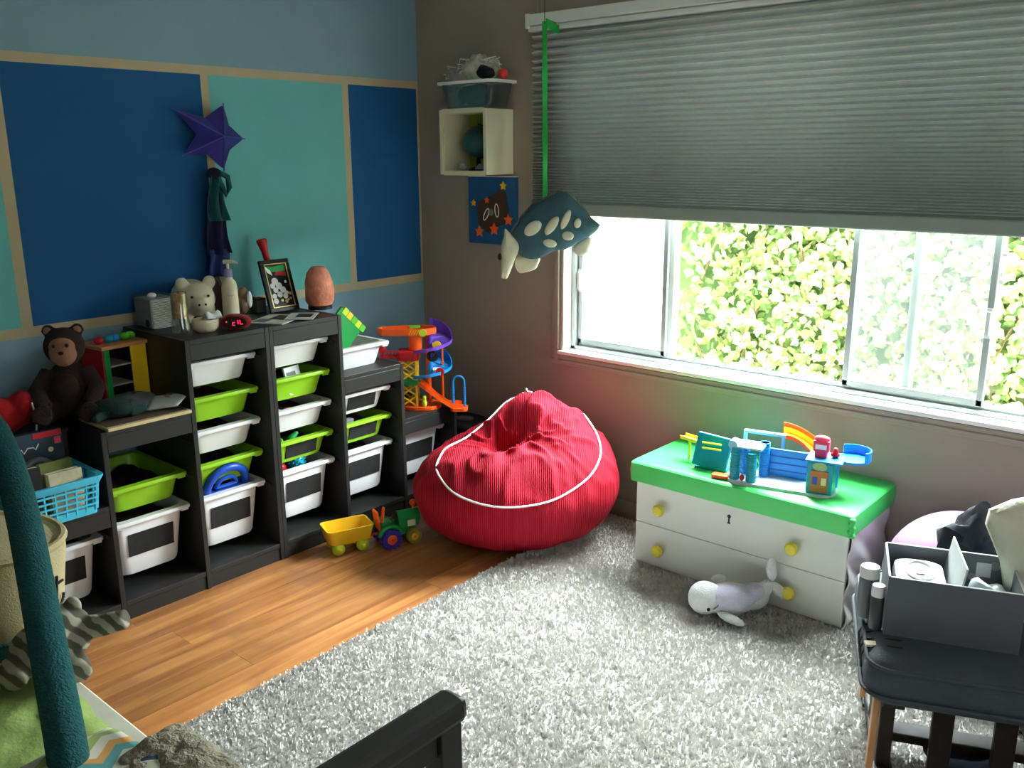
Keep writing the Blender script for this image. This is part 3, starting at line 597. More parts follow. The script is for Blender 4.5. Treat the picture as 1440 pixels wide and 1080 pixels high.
d = thing('glass_figurine', 'small brown and white figurine behind the pump bottle', 'figurine', (.13, -1.13, Z0)); p = MB(); p.ell((0, 0, .035), (.028, .028, .035)); p.ell((0, .005, .085), (.02, .022, .026)); p.ell((0, -.02, .06), (.012, .016, .012)); p.build('body', mat('amber', (130, 100, 76), .3), d, remesh=.004, smoothit=3); MB().ell((.026, .018, .06), (.01, .012, .034)).build('wing', 'white', d, smooth=True); MB().lathe([(.034, 0), (.034, .006), (0, .007)]).build('base', 'jar_glass', d, smooth=True)
d = thing('photo_stand', 'black leaning photo stand behind the pump bottle', 'picture frame', (.085, -1.19, Z0), rot=(.28, -.25, 0)); MB().box((0, 0, .075), (.01, .11, .15)).build('frame', 'photo_black', d, bevel=.002); MB().box((.006, 0, .075), (.002, .085, .12)).build('picture', 'plush_brown', d)
d = thing('gadget_box', 'small charcoal box beside the picture frame', 'box', (.135, -1.06, Z0)); MB().box((0, 0, .026), (.05, .045, .052)).build('body', mat('charcoal', (70, 72, 74), .6), d, bevel=.003); MB().box((0, 0, .055), (.053, .048, .006)).build('lid', 'black', d, bevel=.002); MB().tube([(-.02, 0, .058), (-.03, -.04, .07), (-.05, -.07, .03)], .002, 6).build('cord', 'black', d)
# star and scarf
tips = [(-1.096, 1.76), (-1.012, 1.627), (-1.117, 1.504), (-1.291, 1.562), (-1.315, 1.735)]
d = thing('star_lantern', 'purple blue five pointed star lantern hanging on the painted wall', 'star', (0, -1.15, 1.63))
cy_, cz_ = -1.145, 1.634; ring = []
for i in range(5):
    a = Vector((tips[i][0]-cy_, tips[i][1]-cz_)); b = Vector((tips[(i+1) % 5][0]-cy_, tips[(i+1) % 5][1]-cz_)); ring.append(a); m_ = (a+b)/2; ring.append(m_.normalized()*.082)
vs = [(.055, q[0]+cy_+1.15, q[1]+cz_-1.63) for q in ring]+[(.125, cy_+1.15, cz_-1.63), (.006, cy_+1.15, cz_-1.63)]
MB().add(vs, [f for k in range(10) for f in ((k, (k+1) % 10, 10), ((k+1) % 10, k, 11))]).build('body', 'star', d, bevel=.006)
sm = MB()
for k in range(0, 10, 2): sm.tube([Vector(vs[k])*1.0, Vector(vs[10])+Vector((.002, 0, 0))], .0025, 6)
sm.build('ridge_piping', mat('starpipe', (78, 70, 170), .5), d)
d = thing('scarf', 'dark navy and teal scarf hanging under the star', 'scarf', (.028, -1.165, 1.12))
def drape(z0, z1, w0, w1, m, name, off=0, ph=0):
    o = MB(); o.grid(20, 14, lambda a, b: Vector((off+.014*math.sin(a*11+ph+b*1.3)+.012, (a-.5)*(w0+(w1-w0)*b)+.006*math.sin(b*6+ph)-.0*b, z0+(z1-z0)*b))); return o.build(name, m, d, smooth=True, solid=.003)
drape(.385, .19, .05, .10, 'scarf_teal', 'teal_layer', .018, 1); drape(.30, .06, .08, .115, 'scarf', 'navy_layer', .008, .5); drape(.08, -.03, .10, .10, 'scarf_blue', 'blue_layer', .006, .4)
MB().tube([(.03, .02, .38), (.045, .05, .36), (.04, .058, .32), (.035, .045, .29), (.03, .03, .33), (.028, .01, .37)], .011, 8).build('knot_loop', 'scarf_teal', d, smooth=True); MB().ell((.03, 0, .375), (.022, .03, .022)).build('knot', 'scarf', d, smooth=True)

# ---------------------------------------------------------------- left steps
ZM, ZL = .685, .43
d = thing('wooden_board', 'thin wooden puzzle board with pale edge under the white cap', 'board', (.36, -1.728, ZM)); MB().box((0, 0, .006), (.215, .30, .012)).build('board', mat('paleedge', (206, 186, 140), .6), d, bevel=.002); MB().box((-.004, 0, .0128), (.19, .285, .0018)).build('picture_top', mat('puzzle', (84, 66, 56), .6, .35, 18), d)
d = thing('baseball_cap', 'light grey baseball cap lying brim outward on the wooden board', 'cap', (.31, -1.655, ZM+.014), rz=.8)
o = MB(); o.grid(16, 8, lambda a, b: Vector((.018+.125*b*(1-.18*(2*a-1)**2), (a-.5)*.165*(1-.12*b), .030-.055*(2*a-1)**2*.45+.012*b))); o.build('brim', mat('capgrey', (196, 198, 196), .8, .05), d, smooth=True, solid=.004)
o = MB(); vs = [rr(.15*s, .16*s, .07*s, z, 5, -.045) for s, z in ((1, .002), (1.0, .02), (.86, .036), (.5, .046), (.1, .048))]; o.rings(vs); o.build('crown', mat('capcrown', (104, 112, 112), .9, .1), d, smooth=True)
MB().ell((-.045, 0, .048), .007, 10, 6).build('button', 'black', d, smooth=True); MB().grid(10, 1, lambda a, b: Vector((.07+.012*math.sin(a*14)+.004*b, -.03+.06*a, .0385+.0*b))).build('print', 'grey', d, solid=.002)
d = thing('activity_cube', 'wooden toy shelf cube with yellow panel and coloured beads on top', 'toy', (.125, -1.672, ZM), rz=.12)
MB().box((0, 0, .006), (.14, .17, .012)).build('floor_board', 'wood', d); MB().box((0, 0, .222), (.155, .185, .014)).build('top_board', mat('orangewood', (196, 130, 84), .5, .15, 10), d, bevel=.003)
MB().box((.066, .055, .114), (.008, .062, .202)).build('front_panel', 'yellow', d, bevel=.002); MB().box((.066, -.07, .114), (.008, .022, .202)).build('front_panel', 'green', d, bevel=.002)
MB().box((-.066, 0, .114), (.006, .17, .202)).build('back_panel', 'darkwood', d); MB().box((0, -.083, .114), (.13, .006, .202)).build('side_panel', 'red', d); MB().box((0, .086, .114), (.13, .005, .202)).build('side_panel', 'royal', d)
for z in (.08, .15): MB().box((.0, -.02, z), (.12, .1, .006)).build('shelf', mat('greyshelf', (150, 152, 146), .6), d)
for y, m in ((-.06, 'red'), (-.025, 'teal'), (.0, 'blue'), (.04, 'brightgreen'), (.062, 'brightgreen')): MB().ell((.015, y, .242), (.018, .018, .014)).build('bead', m, d, smooth=True)
# plush bear (own generic design)
d = thing('plush_animal', 'dark brown plush animal with tan face sitting on the shelf step', 'plush toy', (.185, -1.865, ZM), rz=-.55+PI/2)
p = MB(); p.ell((0, 0, .10), (.075, .07, .10)); p.ell((0, -.01, .25), (.066, .062, .066)); 
for s in (-1, 1):
    p.tube([(s*.055, -.01, .165), (s*.095, -.05, .11), (s*.07, -.10, .06)], [.03, .028, .03], 12); p.tube([(s*.05, -.03, .04), (s*.075, -.11, .035), (s*.07, -.15, .05)], [.038, .034, .034], 12); p.ell((s*.045, 0, .305), (.022, .012, .022))
p.build('body', 'plush_brown', d, remesh=.006, smoothit=4)
p = MB(); p.ell((0, -.05, .235), (.044, .036, .046)); p.ell((0, -.054, .258), (.042, .026, .032)); p.build('face', 'plush_tan', d, remesh=.004, smoothit=3)
for s in (-1, 1): MB().ell((s*.02, -.083, .266), .0065, 10, 8).build('eye', 'black', d, smooth=True); MB().ell((s*.046, -.010, .306), (.013, .006, .013)).build('inner_ear', 'plush_tan', d, smooth=True)
MB().ell((0, -.064, .12), (.04, .02, .045)).build('belly', 'plush_brown', d, smooth=True); MB().ell((0, -.089, .242), (.009, .006, .006)).build('nose', 'plush_brown', d, smooth=True)
d = thing('plush_toy', 'dark green plush lizard sprawled in front of the brown plush', 'plush toy', (.36, -1.80, ZM+.0145), rz=.9)
p = MB(); p.ell((0, .0, .034), (.075, .05, .034)); p.ell((-.085, -.01, .026), (.035, .03, .026)); p.tube([(.05, 0, .03), (.1, .02, .025)], [.034, .014], 12)
for s in (-1, 1): p.tube([(-.03, s*.03, .02), (-.05, s*.075, .014)], [.02, .014], 10)
p.build('body', 'plush_dkgreen', d, remesh=.005, smoothit=4)
for s in (-1, 1): MB().ell((-.105, s*.014-.01, .042), .005, 8, 6).build('eye', 'black', d, smooth=True)
# low step: basket with books
d = thing('lattice_basket', 'bright blue plastic lattice basket full of books', 'basket', (.355, -2.06, ZL))
BL, BW, BHH = .26, .255, .125
o = MB()
for s in (-1, 1):
    for k in range(8):
        y = -BW/2+.01+k*(BW-.02)/7; o.tube([(s*BL/2*.92, y*.92, .012), (s*BL/2, y, BHH)], .004, 5)
    for k in range(8):
        x_ = -BL/2+.01+k*(BL-.02)/7; o.tube([(x_*.92, s*BW/2*.92, .012), (x_, s*BW/2, BHH)], .004, 5)
o.build('bars', 'basket_blue', d)
o = MB()
for z in (.035, .055, .075, .095):
    f = .92+.08*z/BHH; o.rings([[q for q in rr(BL*f+.008, BW*f+.008, .02, z-.003)], rr(BL*f+.008, BW*f+.008, .02, z+.003), rr(BL*f, BW*f, .02, z+.003), rr(BL*f, BW*f, .02, z-.003), rr(BL*f+.008, BW*f+.008, .02, z-.003)], False, False)
o.build('hoops', 'basket_blue', d)
o = MB(); o.rings([rr(BL+.01, BW+.01, .02, BHH-.02), rr(BL+.03, BW+.03, .025, BHH), rr(BL+.03, BW+.03, .025, BHH+.006), rr(BL-.004, BW-.004, .02, BHH+.004), rr(BL-.004, BW-.004, .02, BHH-.02), rr(BL+.01, BW+.01, .02, BHH-.02)], False, False); o.build('rim', 'basket_blue', d, smooth=True)
o = MB(); o.rings([rr(BL*.93, BW*.93, .02, 0), rr(BL*.94, BW*.94, .02, .025), rr(BL*.9, BW*.9, .02, .025), rr(BL*.9, BW*.9, .02, .006)]); o.build('base', 'basket_blue', d)
def book(x, y, z, w, h_, th, m, label, rz=0, tilt=0):
    d = thing('book', label, 'book', (x, y, z), rot=(0, tilt, rz)); MB().box((th/2-.001, 0, h_/2), (.002, w, h_)).build('cover', m, d); MB().box((-th/2+.001, 0, h_/2), (.002, w, h_)).build('cover', m, d); MB().box((0, 0, h_/2), (th-.004, w-.006, h_-.006)).build('pages', 'cream', d); return d
d = thing('game_box', 'dark blue game box with red corner standing in the lattice basket', 'game box', (.30, -2.05, ZL+.008), rot=(0, -.08, .0))
MB().box((0, 0, .125), (.035, .185, .25)).build('box', 'cover_dark', d, bevel=.002); MB().box((.0185, .045, .238), (.002, .09, .018)).build('banner', 'red', d); MB().box((.0185, .075, .212), (.0022, .02, .022)).build('badge', 'pink', d)
sc = MB(); sc.tube([(.0185, -.055+.012*k+.004*math.sin(k*2), .195+.009*math.sin(k*2.3)+.0015*k) for k in range(7)], .0022, 5); sc.build('script_print', 'white', d); MB().lathe([(.009, 0), (0, .001)], (.0178, .05, .185), 8, Matrix.Rotation(PI/2, 3, 'Y')).build('star_print', 'cream', d)
MB().tube([(.0185, -.07+.14*k/12, .105+.055*math.sin(PI*k/12)) for k in range(13)], .011, 8).build('arc_print', mat('arcgrey', (110, 120, 122), .7), d)
book(.385, -2.02, ZL+.008, .105, .165, .02, mat('olive', (110, 120, 60), .7), 'olive green book standing in front of the game box', 0, -.12)
book(.425, -2.015, ZL+.008, .105, .142, .03, mat('creambook', (190, 182, 150), .8, .2, 30), 'cream paperback standing in front of the olive book', 0, -.08)
book(.42, -2.13, ZL+.008, .085, .175, .03, mat('blackbook', (28, 24, 24), .6), 'black book standing beside the cream paperback', 0, -.06)
d = thing('toy_crate', 'dark brown box at the back of the low shelf step', 'box', (.13, -2.05, ZL)); MB().box((0, 0, .11), (.19, .28, .22)).build('body', 'darkwood', d, bevel=.004); MB().box((0, 0, .226), (.2, .29, .012)).build('lid', 'darkwood', d, bevel=.003)
d = thing('red_cloth', 'crumpled bright red cloth lying on the dark box', 'cloth', (.14, -2.07, ZL+.231)); p = MB(); p.ell((0, -.03, .05), (.08, .1, .05)); p.ell((.03, .05, .085), (.05, .045, .06)); p.ell((.02, -.02, .08), (.05, .05, .05)); o = p.build('cloth', mat('redcloth', (170, 16, 26), .95, .2, 18, .5, 40), d, remesh=.008, smoothit=2); MB().tube([(.085, .06, .11), (.095, .065, .06), (.09, .06, .01)], .003, 6).build('beaded_trim', 'white', d)

# ---------------------------------------------------------------- ramp tower on the low step by the corner
tw = thing('ramp_tower', 'multicoloured toy car ramp tower with purple and blue spiral tracks', 'toy', (.362, -.378, ZL), rz=YAW)
def trough(path, w, hgt, m, name, par, th=.004, far=0):
    rings = []
    for i, p in enumerate(path):
        p = Vector(p); t = (Vector(path[min(i+1, len(path)-1)])-Vector(path[max(i-1, 0)])); t.z = 0; t.normalize(); s = Vector((t.y, -t.x, 0)); u = Vector((0, 0, 1))
        ha = hgt+far*max(0, -s.y); hb = hgt+far*max(0, s.y)      # the rear guard wall stands taller
        rings.append([p-s*w/2+u*ha, p-s*w/2, p+s*w/2, p+s*w/2+u*hb, p+s*(w/2+th)+u*hb, p+s*(w/2+th)-u*th, p-s*(w/2+th)-u*th, p-s*(w/2+th)+u*ha])
    return MB().rings(rings).build(name, m, par)
o = MB(); o.rings([rr(.185, .15, .07, 0), rr(.185, .15, .07, .018)]); o.box((-.10, -.02, .015), (.03, .03, .03)); o.build('base', 'orange', tw, bevel=.003)
def lattice(z0, z1, m):
    o = MB(); cx, cy, w = -.05, -.02, .036
    for sx in (-1, 1):
        for sy in (-1, 1): o.box((cx+sx*w, cy+sy*w, (z0+z1)/2), (.010, .010, z1-z0))
    hm_ = (z0+z1)/2
    for (za, zb) in ((z0, hm_), (hm_, z1)):
        for sx in (-1, 1):
            o.tube([(cx-w, cy+sx*w, za), (cx+w, cy+sx*w, zb)], .0045, 5); o.tube([(cx+w, cy+sx*w, za), (cx-w, cy+sx*w, zb)], .0045, 5)
            o.tube([(cx+sx*w, cy-w, za), (cx+sx*w, cy+w, zb)], .0045, 5); o.tube([(cx+sx*w, cy+w, za), (cx+sx*w, cy-w, zb)], .0045, 5)
    o.build('lattice_tower', m, tw)
lattice(.018, .118, 'yellow'); lattice(.138, .232, 'yellow')
o = MB(); o.rings([rr(.10, .10, .02, .118, cx=-.05, cy=-.02), rr(.10, .10, .02, .138, cx=-.05, cy=-.02)]); o.box((-.105, -.02, .132), (.02, .03, .012)); o.build('collar', 'green', tw, bevel=.002)
o = MB(); o.rings([rr(.10, .10, .02, .232, cx=-.05, cy=-.02), rr(.10, .10, .02, .272, cx=-.05, cy=-.02)]); o.build('collar', 'red', tw, bevel=.002)
o = MB(); o.box((-.135, -.03, .246), (.09, .05, .008)); 
for k in range(6): o.tube([(-.175+k*.015, -.052, .248), (-.170+k*.015, -.052, .272)], .003, 5)
o.box((-.135, -.052, .274), (.09, .006, .006)); o.ell((-.168, -.03, .28), (.018, .012, .02)); o.build('fence', 'red', tw)
o = MB(); o.tube([(-.02, .0, .27), (-.02, .0, .345)], [.03, .034], 14); o.build('mast', 'orange', tw, smooth=True)
deck = [(-.185, -.02), (-.16, -.055), (-.05, -.065), (.03, -.05), (.075, -.01), (.06, .04), (-.02, .055), (-.12, .03), (-.17, .01)]
o = MB(); o.prism(deck, .345, .353, lambda p, q, t_: Vector((p, q, t_))); 
n = len(deck)
for k in range(n):
    a, b = deck[k], deck[(k+1) % n]; mx, my = (a[0]+b[0])/2, (a[1]+b[1])/2; L_ = math.hypot(b[0]-a[0], b[1]-a[1]); o.box((mx, my, .362), (L_+.003, .005, .026), rz=math.atan2(b[1]-a[1], b[0]-a[0]))
o.build('top_deck', 'orange', tw)
arc = lambda cx, cy, r, a0, a1, z0, z1, n=18: [(cx+r*math.cos(a0+(a1-a0)*k/n), cy+r*math.sin(a0+(a1-a0)*k/n), z0+(z1-z0)*k/n) for k in range(n+1)]
trough(arc(.045, .0, .056, 1.7, -2.3, .345, .272), .088, .010, 'purple', 'spiral_track', tw, far=.045)
trough(arc(.045, .0, .054, 1.7, -2.4, .222, .152), .086, .010, 'blue', 'spiral_track', tw, far=.042)
MB().tube([(.035, .02, .018), (.035, .02, .345)], .012, 10).build('support_post', 'orange', tw, smooth=True); MB().tube([(.10, .01, .018), (.10, .01, .30)], .005, 8).build('support_post', 'orange', tw)
trough([(-.01, -.03, .125), (.03, -.035, .095), (.08, -.03, .05), (.13, -.02, .012), (.19, -.01, .006)], .06, .016, 'orange', 'exit_ramp', tw)
o = MB(); o.rings([rr(.08, .075, .02, -.010, cx=.175, cy=-.02), rr(.08, .075, .02, .006, cx=.175, cy=-.02)]); o.build('landing_pad', 'orange', tw, bevel=.002)
def arch(x0, x1, y, z0, zt, r, m, name, par):
    c_ = (x0+x1)/2; R_ = (x1-x0)/2; pts = [(x0, y, z0), (x0, y, (z0+zt-R_)/2), (x0, y, zt-R_)]+[(c_-R_*math.cos(a), y, zt-R_+R_*math.sin(a)) for a in [PI*k/10 for k in range(1, 10)]]+[(x1, y, zt-R_), (x1, y, (z0+zt-R_)/2), (x1, y, z0)]
    o = MB().tube(pts, r, 8)
    for s in (x0, x1):
        for k in range(8): o.lathe([(r*1.5, 0), (r*1.5, .004)], (s, y, z0+.012+k*.0105), 8)
    o.build(name, m, par, smooth=True)
arch(.148, .20, -.02, .006, .150, .005, 'blue', 'gate_arch', tw)
def sign(x, y, z, r, m, txt=None):
    o = MB().lathe([(r, -.003), (r, .003)], (x, y, z), 18, Matrix.Rotation(PI/2, 3, 'X')).build('sign', m, tw)
    if txt: text('lettering', txt, r*1.3, 'royal', o, (x, y-.0034, z), (PI/2, 0, 0))
sign(.022, -.075, .362, .017, 'lime'); sign(.085, -.08, .305, .02, 'yellow'); sign(.062, -.07, .255, .026, 'plush_brown', 'P'); sign(.095, -.082, .185, .019, 'red', None)
o = MB()
for k in range(4): o.box((-.035+k*.011, -.068, .362), (.005, .003, .026), rot=Matrix.Rotation(.5, 3, 'Y'))
o.build('hazard_stripes', 'yellow', tw)
MB().box((.075, -.02, .30), (.035, .002, .014), rz=.3).build('sticker', 'white', tw); MB().box((.075, -.02, .185), (.035, .002, .014), rz=.3).build('sticker', 'white', tw)
p = MB(); p.ell((.02, -.06, .035), (.012, .01, .02)); p.ell((.02, -.06, .06), (.01, .01, .012)); p.build('crane_figure', 'lime', tw, remesh=.002)
MB().box((-.02, -.02, .38), (.05, .02, .01), rz=.4).build('palm_deco', 'brightgreen', tw)

# ---------------------------------------------------------------- tractor and wagon
HD = math.atan2(.27, .10)
def wheel(o_, x, y, r, w, mt, mh, tread=0):
    q = MB().lathe([(r*.62, -w/2), (r*.92, -w/2), (r, -w*.3), (r, w*.3), (r*.92, w/2), (r*.62, w/2)], (x, y, r), 24, Matrix.Rotation(PI/2, 3, 'X'))
    for k in range(tread): a = 2*PI*k/tread; q.box((x+r*math.cos(a), y, r+r*math.sin(a)), (.006, w*.95, .008), rot=Matrix.Rotation(-a, 3, 'Y'))
    qo = q.build('wheel', mt, o_, smooth=True); MB().lathe([(r*.64, -w*.35), (r*.5, -w*.5), (.004, -w*.56), (.004, w*.56), (r*.5, w*.5), (r*.64, w*.35)], (x, y, r), 20, Matrix.Rotation(PI/2, 3, 'X')).build('hub', mh, qo, smooth=True)
d = thing('toy_tractor', 'green toy tractor with blue rear wheels beside the beanbag', 'toy tractor', (.672, -.832, 0), rz=HD)
wheel(d, -.045, -.052, .043, .03, 'navy_plastic', 'orange', 14); wheel(d, -.045, .052, .043, .03, 'navy_plastic', 'orange', 14)
wheel(d, .058, -.045, .033, .026, mat('olivey', (150, 140, 50), .5), 'yellow'); wheel(d, .058, .045, .033, .026, 'olivey', 'yellow')
o = MB(); o.box((0, 0, .055), (.15, .058, .034)); o.box((-.05, 0, .085), (.05, .06, .04)); o.build('chassis', 'green', d, bevel=.006)
MB().tube([(.0, 0, .105), (.095, 0, .105)], .03, 16).build('hood', 'green', d, smooth=True); MB().box((.045, 0, .085), (.09, .058, .04)).build('hood_side', 'green', d, bevel=.004)
for s in (-1, 1): MB().tube([(-.045+.05*math.cos(a), s*.05, .043+.052*math.sin(a)) for a in [PI*(.1+.8*k/10) for k in range(11)]], .010, 8).build('mudguard', 'green', d, smooth=True); MB().box((.055, s*.0305, .085), (.034, .002, .026)).build('decal', 'cream', d)
MB().box((-.085, 0, .115), (.012, .05, .085), rot=Matrix.Rotation(-.15, 3, 'Y')).build('seat_back', 'orange', d, bevel=.005); MB().box((-.062, -.012, .135), (.010, .018, .07), rot=Matrix.Rotation(.12, 3, 'Y')).build('lever', 'orange', d, bevel=.004)
MB().tube([(.075, 0, .13), (.075, 0, .15)], .006, 8).build('exhaust', 'orange', d); MB().ell((.075, 0, .160), .014).build('exhaust_ball', 'orange', d, smooth=True); MB().lathe([(.018, 0), (.018, .006), (0, .007)], (-.005, 0, .118), 16, Matrix.Rotation(-1.0, 3, 'Y')).build('steering_wheel', 'plush_brown', d, smooth=True)
d = thing('toy_wagon', 'yellow toy wagon hitched behind the green tractor', 'toy wagon', (.574, -1.012, 0), rz=HD); d.scale = (1.12, 1.12, 1.12)
for x_ in (-.045, .045):
    for s in (-1, 1):
        q = MB().ell((x_, s*.034, .024), (.024, .02, .024), 18, 12).build('wheel', 'lime', d, smooth=True); MB().ell((x_, s*.052, .024), (.008, .004, .008)).build('hub', 'yellow', q, smooth=True)
o = MB(); o.rings([rr(.15, .095, .015, .045), rr(.175, .115, .018, .1), rr(.163, .103, .014, .1), rr(.14, .085, .012, .056)]); o.build('tray', 'yellow', d, smooth=True)
st = MB()
for k in range(7): st.tube([(-.05+k*.016, -.02+.02*(k % 3), .055), (-.05+k*.016, -.02+.02*(k % 3), .062)], .006, 8)
st.build('studs', mat('darkyellow', (170, 140, 30), .5), d); MB().box((.11, 0, .038), (.06, .012, .008)).build('hitch', 'orange', d, bevel=.002); MB().box((0, 0, .035), (.12, .03, .018)).build('chassis', 'yellow', d)

# ---------------------------------------------------------------- beanbag
bb = thing('beanbag_chair', 'red corduroy beanbag chair with white piping', 'beanbag', (.99, -.455, .008), rz=YAW)
def g(d_, c_, w_): 
    c_ = Vector(c_).normalized(); return math.exp(-((d_-c_).length/w_)**2)
def bsurf(d_):
    d_ = Vector(d_).normalized(); base = 1/math.sqrt((d_.x/.425)**2+(d_.y/.375)**2+(d_.z/.26)**2)
    r = base
    r += .085*g(d_, (.10, .60, .8), .42)+.085*g(d_, (.62, .15, .72), .45)+.035*g(d_, (-.40, -.85, .30), .5)+.03*g(d_, (.8, -.3, .3), .5)
    r -= .035*g(d_, (-.75, .15, .6), .4)+.125*g(d_, (-.26, -.20, .93), .46)
    r += .085*g(d_, (.16, .22, .95), .30)-.05*g(d_, (.05, -.10, .99), .14)
    u_ = d_.x*2.0+1.2*nz((d_.x*1.6, d_.y*1.6, 4)); w_ = d_.y*2.0+1.2*nz((d_.x*1.6, d_.y*1.6, 8))
    f = nz((u_*1.3+3, w_*2.6, d_.z*1.5)); r += .034*(math.exp(-abs(f)*9)-.35)*max(0, d_.z+.15)
    r += .009*math.sin(12*d_.x+9*d_.z+5*nz((d_.x*2, d_.y*2, 1)))*g(d_, (-.1, -.5, .75), .6)
    r += .010*nz((d_.x*4, d_.y*4, d_.z*4+7))
    p = Vector((0, 0, .215))+d_*r
    if p.z < .05: p.z = .05-.05*(1-math.exp((p.z-.05)/.05)); 
    return p
o = MB(); nU, nV = 144, 84
rings = []
for j in range(1, nV):
    a = -PI/2+PI*j/nV; rings.append([bsurf((math.cos(a)*math.cos(2*PI*k/nU), math.cos(a)*math.sin(2*PI*k/nU), math.sin(a))) for k in range(nU)])
o.rings(rings); o.build('cover', 'corduroy', bb, smooth=False, sub=1)
for p_ in bb.children[0].data.polygons: p_.use_smooth = True
ax = Vector((.0, -.40, .9)).normalized(); e1 = ax.orthogonal().normalized(); e2 = ax.cross(e1)
ring = []
for k in range(73):
    a = 2*PI*k/72; d_ = ax*math.cos(1.02)+(e1*math.cos(a)+e2*math.sin(a))*math.sin(1.02); p = bsurf(d_); ring.append(p+d_*.002)
for _ in range(3): ring = [ (ring[(k-1) % 72]+ring[k % 72]*2+ring[(k+1) % 72])/4 for k in range(72)]; ring.append(ring[0].copy())
MB().tube([p+(p-Vector((0, 0, .2))).normalized()*.004 for p in ring], .0042, 8).build('piping', 'white', bb, smooth=True)
ring = []
for k in range(9):
    t_ = k/8; d_ = Vector((.05+.12*t_, .62-.35*t_, .8)).normalized(); ring.append(bsurf(d_)+d_*.002)
MB().tube(ring, .004, 8).build('piping', 'white', bb, smooth=True)
d = thing('lidded_bin', 'black lidded bin with grey oval handle in the room corner', 'bin', (.36, -.12, 0)); MB().rings([rr(.28, .19, .03, 0), rr(.32, .2, .03, .29)]).build('body', 'black', d); MB().rings([rr(.33, .21, .03, .29), rr(.33, .21, .03, .31), rr(.31, .19, .03, .318)]).build('lid', 'black', d, bevel=.003); MB().lathe([(.035, .318), (.036, .324), (.02, .326), (.018, .321)], (.03, 0, 0), 20, sx=1.3).build('handle', 'grey', d, smooth=True)

# ---------------------------------------------------------------- window wall: cube shelf, tub, painting
d = thing('cube_wall_shelf', 'cream open cube shelf mounted on the wall', 'shelf', (.4675, -.0875, 1.475))
CW, CD, CH = .275, .172, .278
for s in (-1, 1): MB().box((s*(CW/2-.008), 0, CH/2), (.016, CD, CH)).build('side', 'cube_white', d, bevel=.001)
MB().box((0, 0, .008), (CW-.0325, CD, .016)).build('bottom', 'cube_white', d); MB().box((0, 0, CH-.008), (CW-.0325, CD, .016)).build('top', 'cube_white', d); MB().box((0, CD/2-.004, CH/2), (CW-.033, .006, CH-.033)).build('back', 'lime_paint', d)
o = MB()
for a in ((-CW/2-.004, 0, -CW/2+.014, CH), (CW/2-.014, 0, CW/2+.004, CH), (-CW/2+.0145, -.004, CW/2-.0145, .016), (-CW/2+.0145, CH-.016, CW/2-.0145, CH+.004)): o.span((a[0], -CD/2-.010, a[1]), (a[2], -CD/2-.0005, a[3]))
o.build('front_frame', 'cube_white', d, bevel=.001)
d = thing('toy_globe', 'dark teal globe inside the cube shelf', 'globe', (.475, -.09, 1.492)); MB().ell((0, 0, .125), .068, 24, 16).build('sphere', 'globe', d, smooth=True); MB().lathe([(.045, 0), (.042, .008), (.01, .02), (.008, .06), (0, .06)]).build('stand', 'black', d, smooth=True)
MB().tube([(0, .074*math.cos(a), .125+.074*math.sin(a)) for a in [-PI/2+PI*k/12 for k in range(13)]], .004, 6).build('meridian', 'black', d)
for k, (x_, m, lb) in enumerate(((.43, 'aluminium', 'tiny silver car beside the toy globe'), (.54, 'grey', 'tiny grey shell toy under the toy globe'))):
    d = thing('small_trinket', lb, 'trinket', (x_, -.145, 1.4915), rz=.4*k); MB().box((0, 0, .012), (.05, .024, .014)).build('body', m, d, bevel=.004); MB().ell((0, 0, .02), (.016, .011, .012)).build('dome', m, d, smooth=True)
d = thing('plastic_tub', 'clear plastic tub with white rim standing on the cube shelf', 'tub', (.475, -.095, 1.7575))
o = MB(); o.rings([rr(.26, .13, .02, 0), rr(.31, .155, .025, .105), rr(.305, .15, .025, .105), rr(.255, .125, .02, .003)]); o.build('tub', 'clear_plastic', d, smooth=True)
o = MB(); o.rings([rr(.306, .151, .025, .102), rr(.345, .178, .03, .102), rr(.345, .178, .03, .114), rr(.304, .149, .025, .112), rr(.306, .151, .025, .102)], False, False); o.build('rim', 'white', d, smooth=True)
def crumple(name, label, cat, loc, sx, sy, sz, m, seed, strands=0, ms='white'):
    d = thing(name, label, cat, loc); o = MB(); R = []
    for j in range(1, 12):
        a = -PI/2+PI*j/12; R.append([Vector((sx*math.cos(a)*math.cos(2*PI*k/24), sy*math.cos(a)*math.sin(2*PI*k/24), sz+sz*math.sin(a)))*1.0+Vector((0, 0, 0)) for k in range(24)])
    for r in R:
        for p in r:
            f = 1+.30*nz((p.x*22+seed, p.y*22, p.z*22)); p.x *= f; p.y *= f; p.z = max(0, p.z*f)
    o.rings(R); o.build('bulk', m, d, smooth=True)
    if strands:
        t = MB(); r_ = random.Random(seed)
        for s in range(strands):
            c_ = [Vector((r_.uniform(-sx, sx), r_.uniform(-sy, sy)*.9, sz*r_.uniform(.6, 1.9))) for _ in range(6)]; t.tube(c_, .0018, 5)
        t.build('strings', ms, d)
    return d
crumple('mesh_net', 'bundle of white netting piled in the clear tub', 'netting', (.50, -.10, 1.862), .10, .055, .056, mat('net', (190, 190, 176), .8, .3, 30), 3, 14)
crumple('mesh_net', 'loose grey netting tangle at the end of the clear tub', 'netting', (.375, -.10, 1.855), .07, .05, .045, mat('net2', (150, 148, 144), .8, .35, 30), 9, 10)
crumple('cloth_bundle', 'dark cloth seen inside the clear tub', 'cloth', (.475, -.095, 1.763), .105, .048, .046, 'scarf', 5)
crumple('black_pouch', 'black pouch under the white netting', 'pouch', (.56, -.125, 1.8745), .05, .03, .028, 'black', 6)
o = MB(); o.ell((0, 0, .022), .022, 18, 12); o = o.build('red_ball', mat('redball', (236, 70, 60), .5), None, smooth=True); o.location = (.635, -.10, 1.8725); tag(o, 'small red ball on the rim of the clear tub', 'ball')
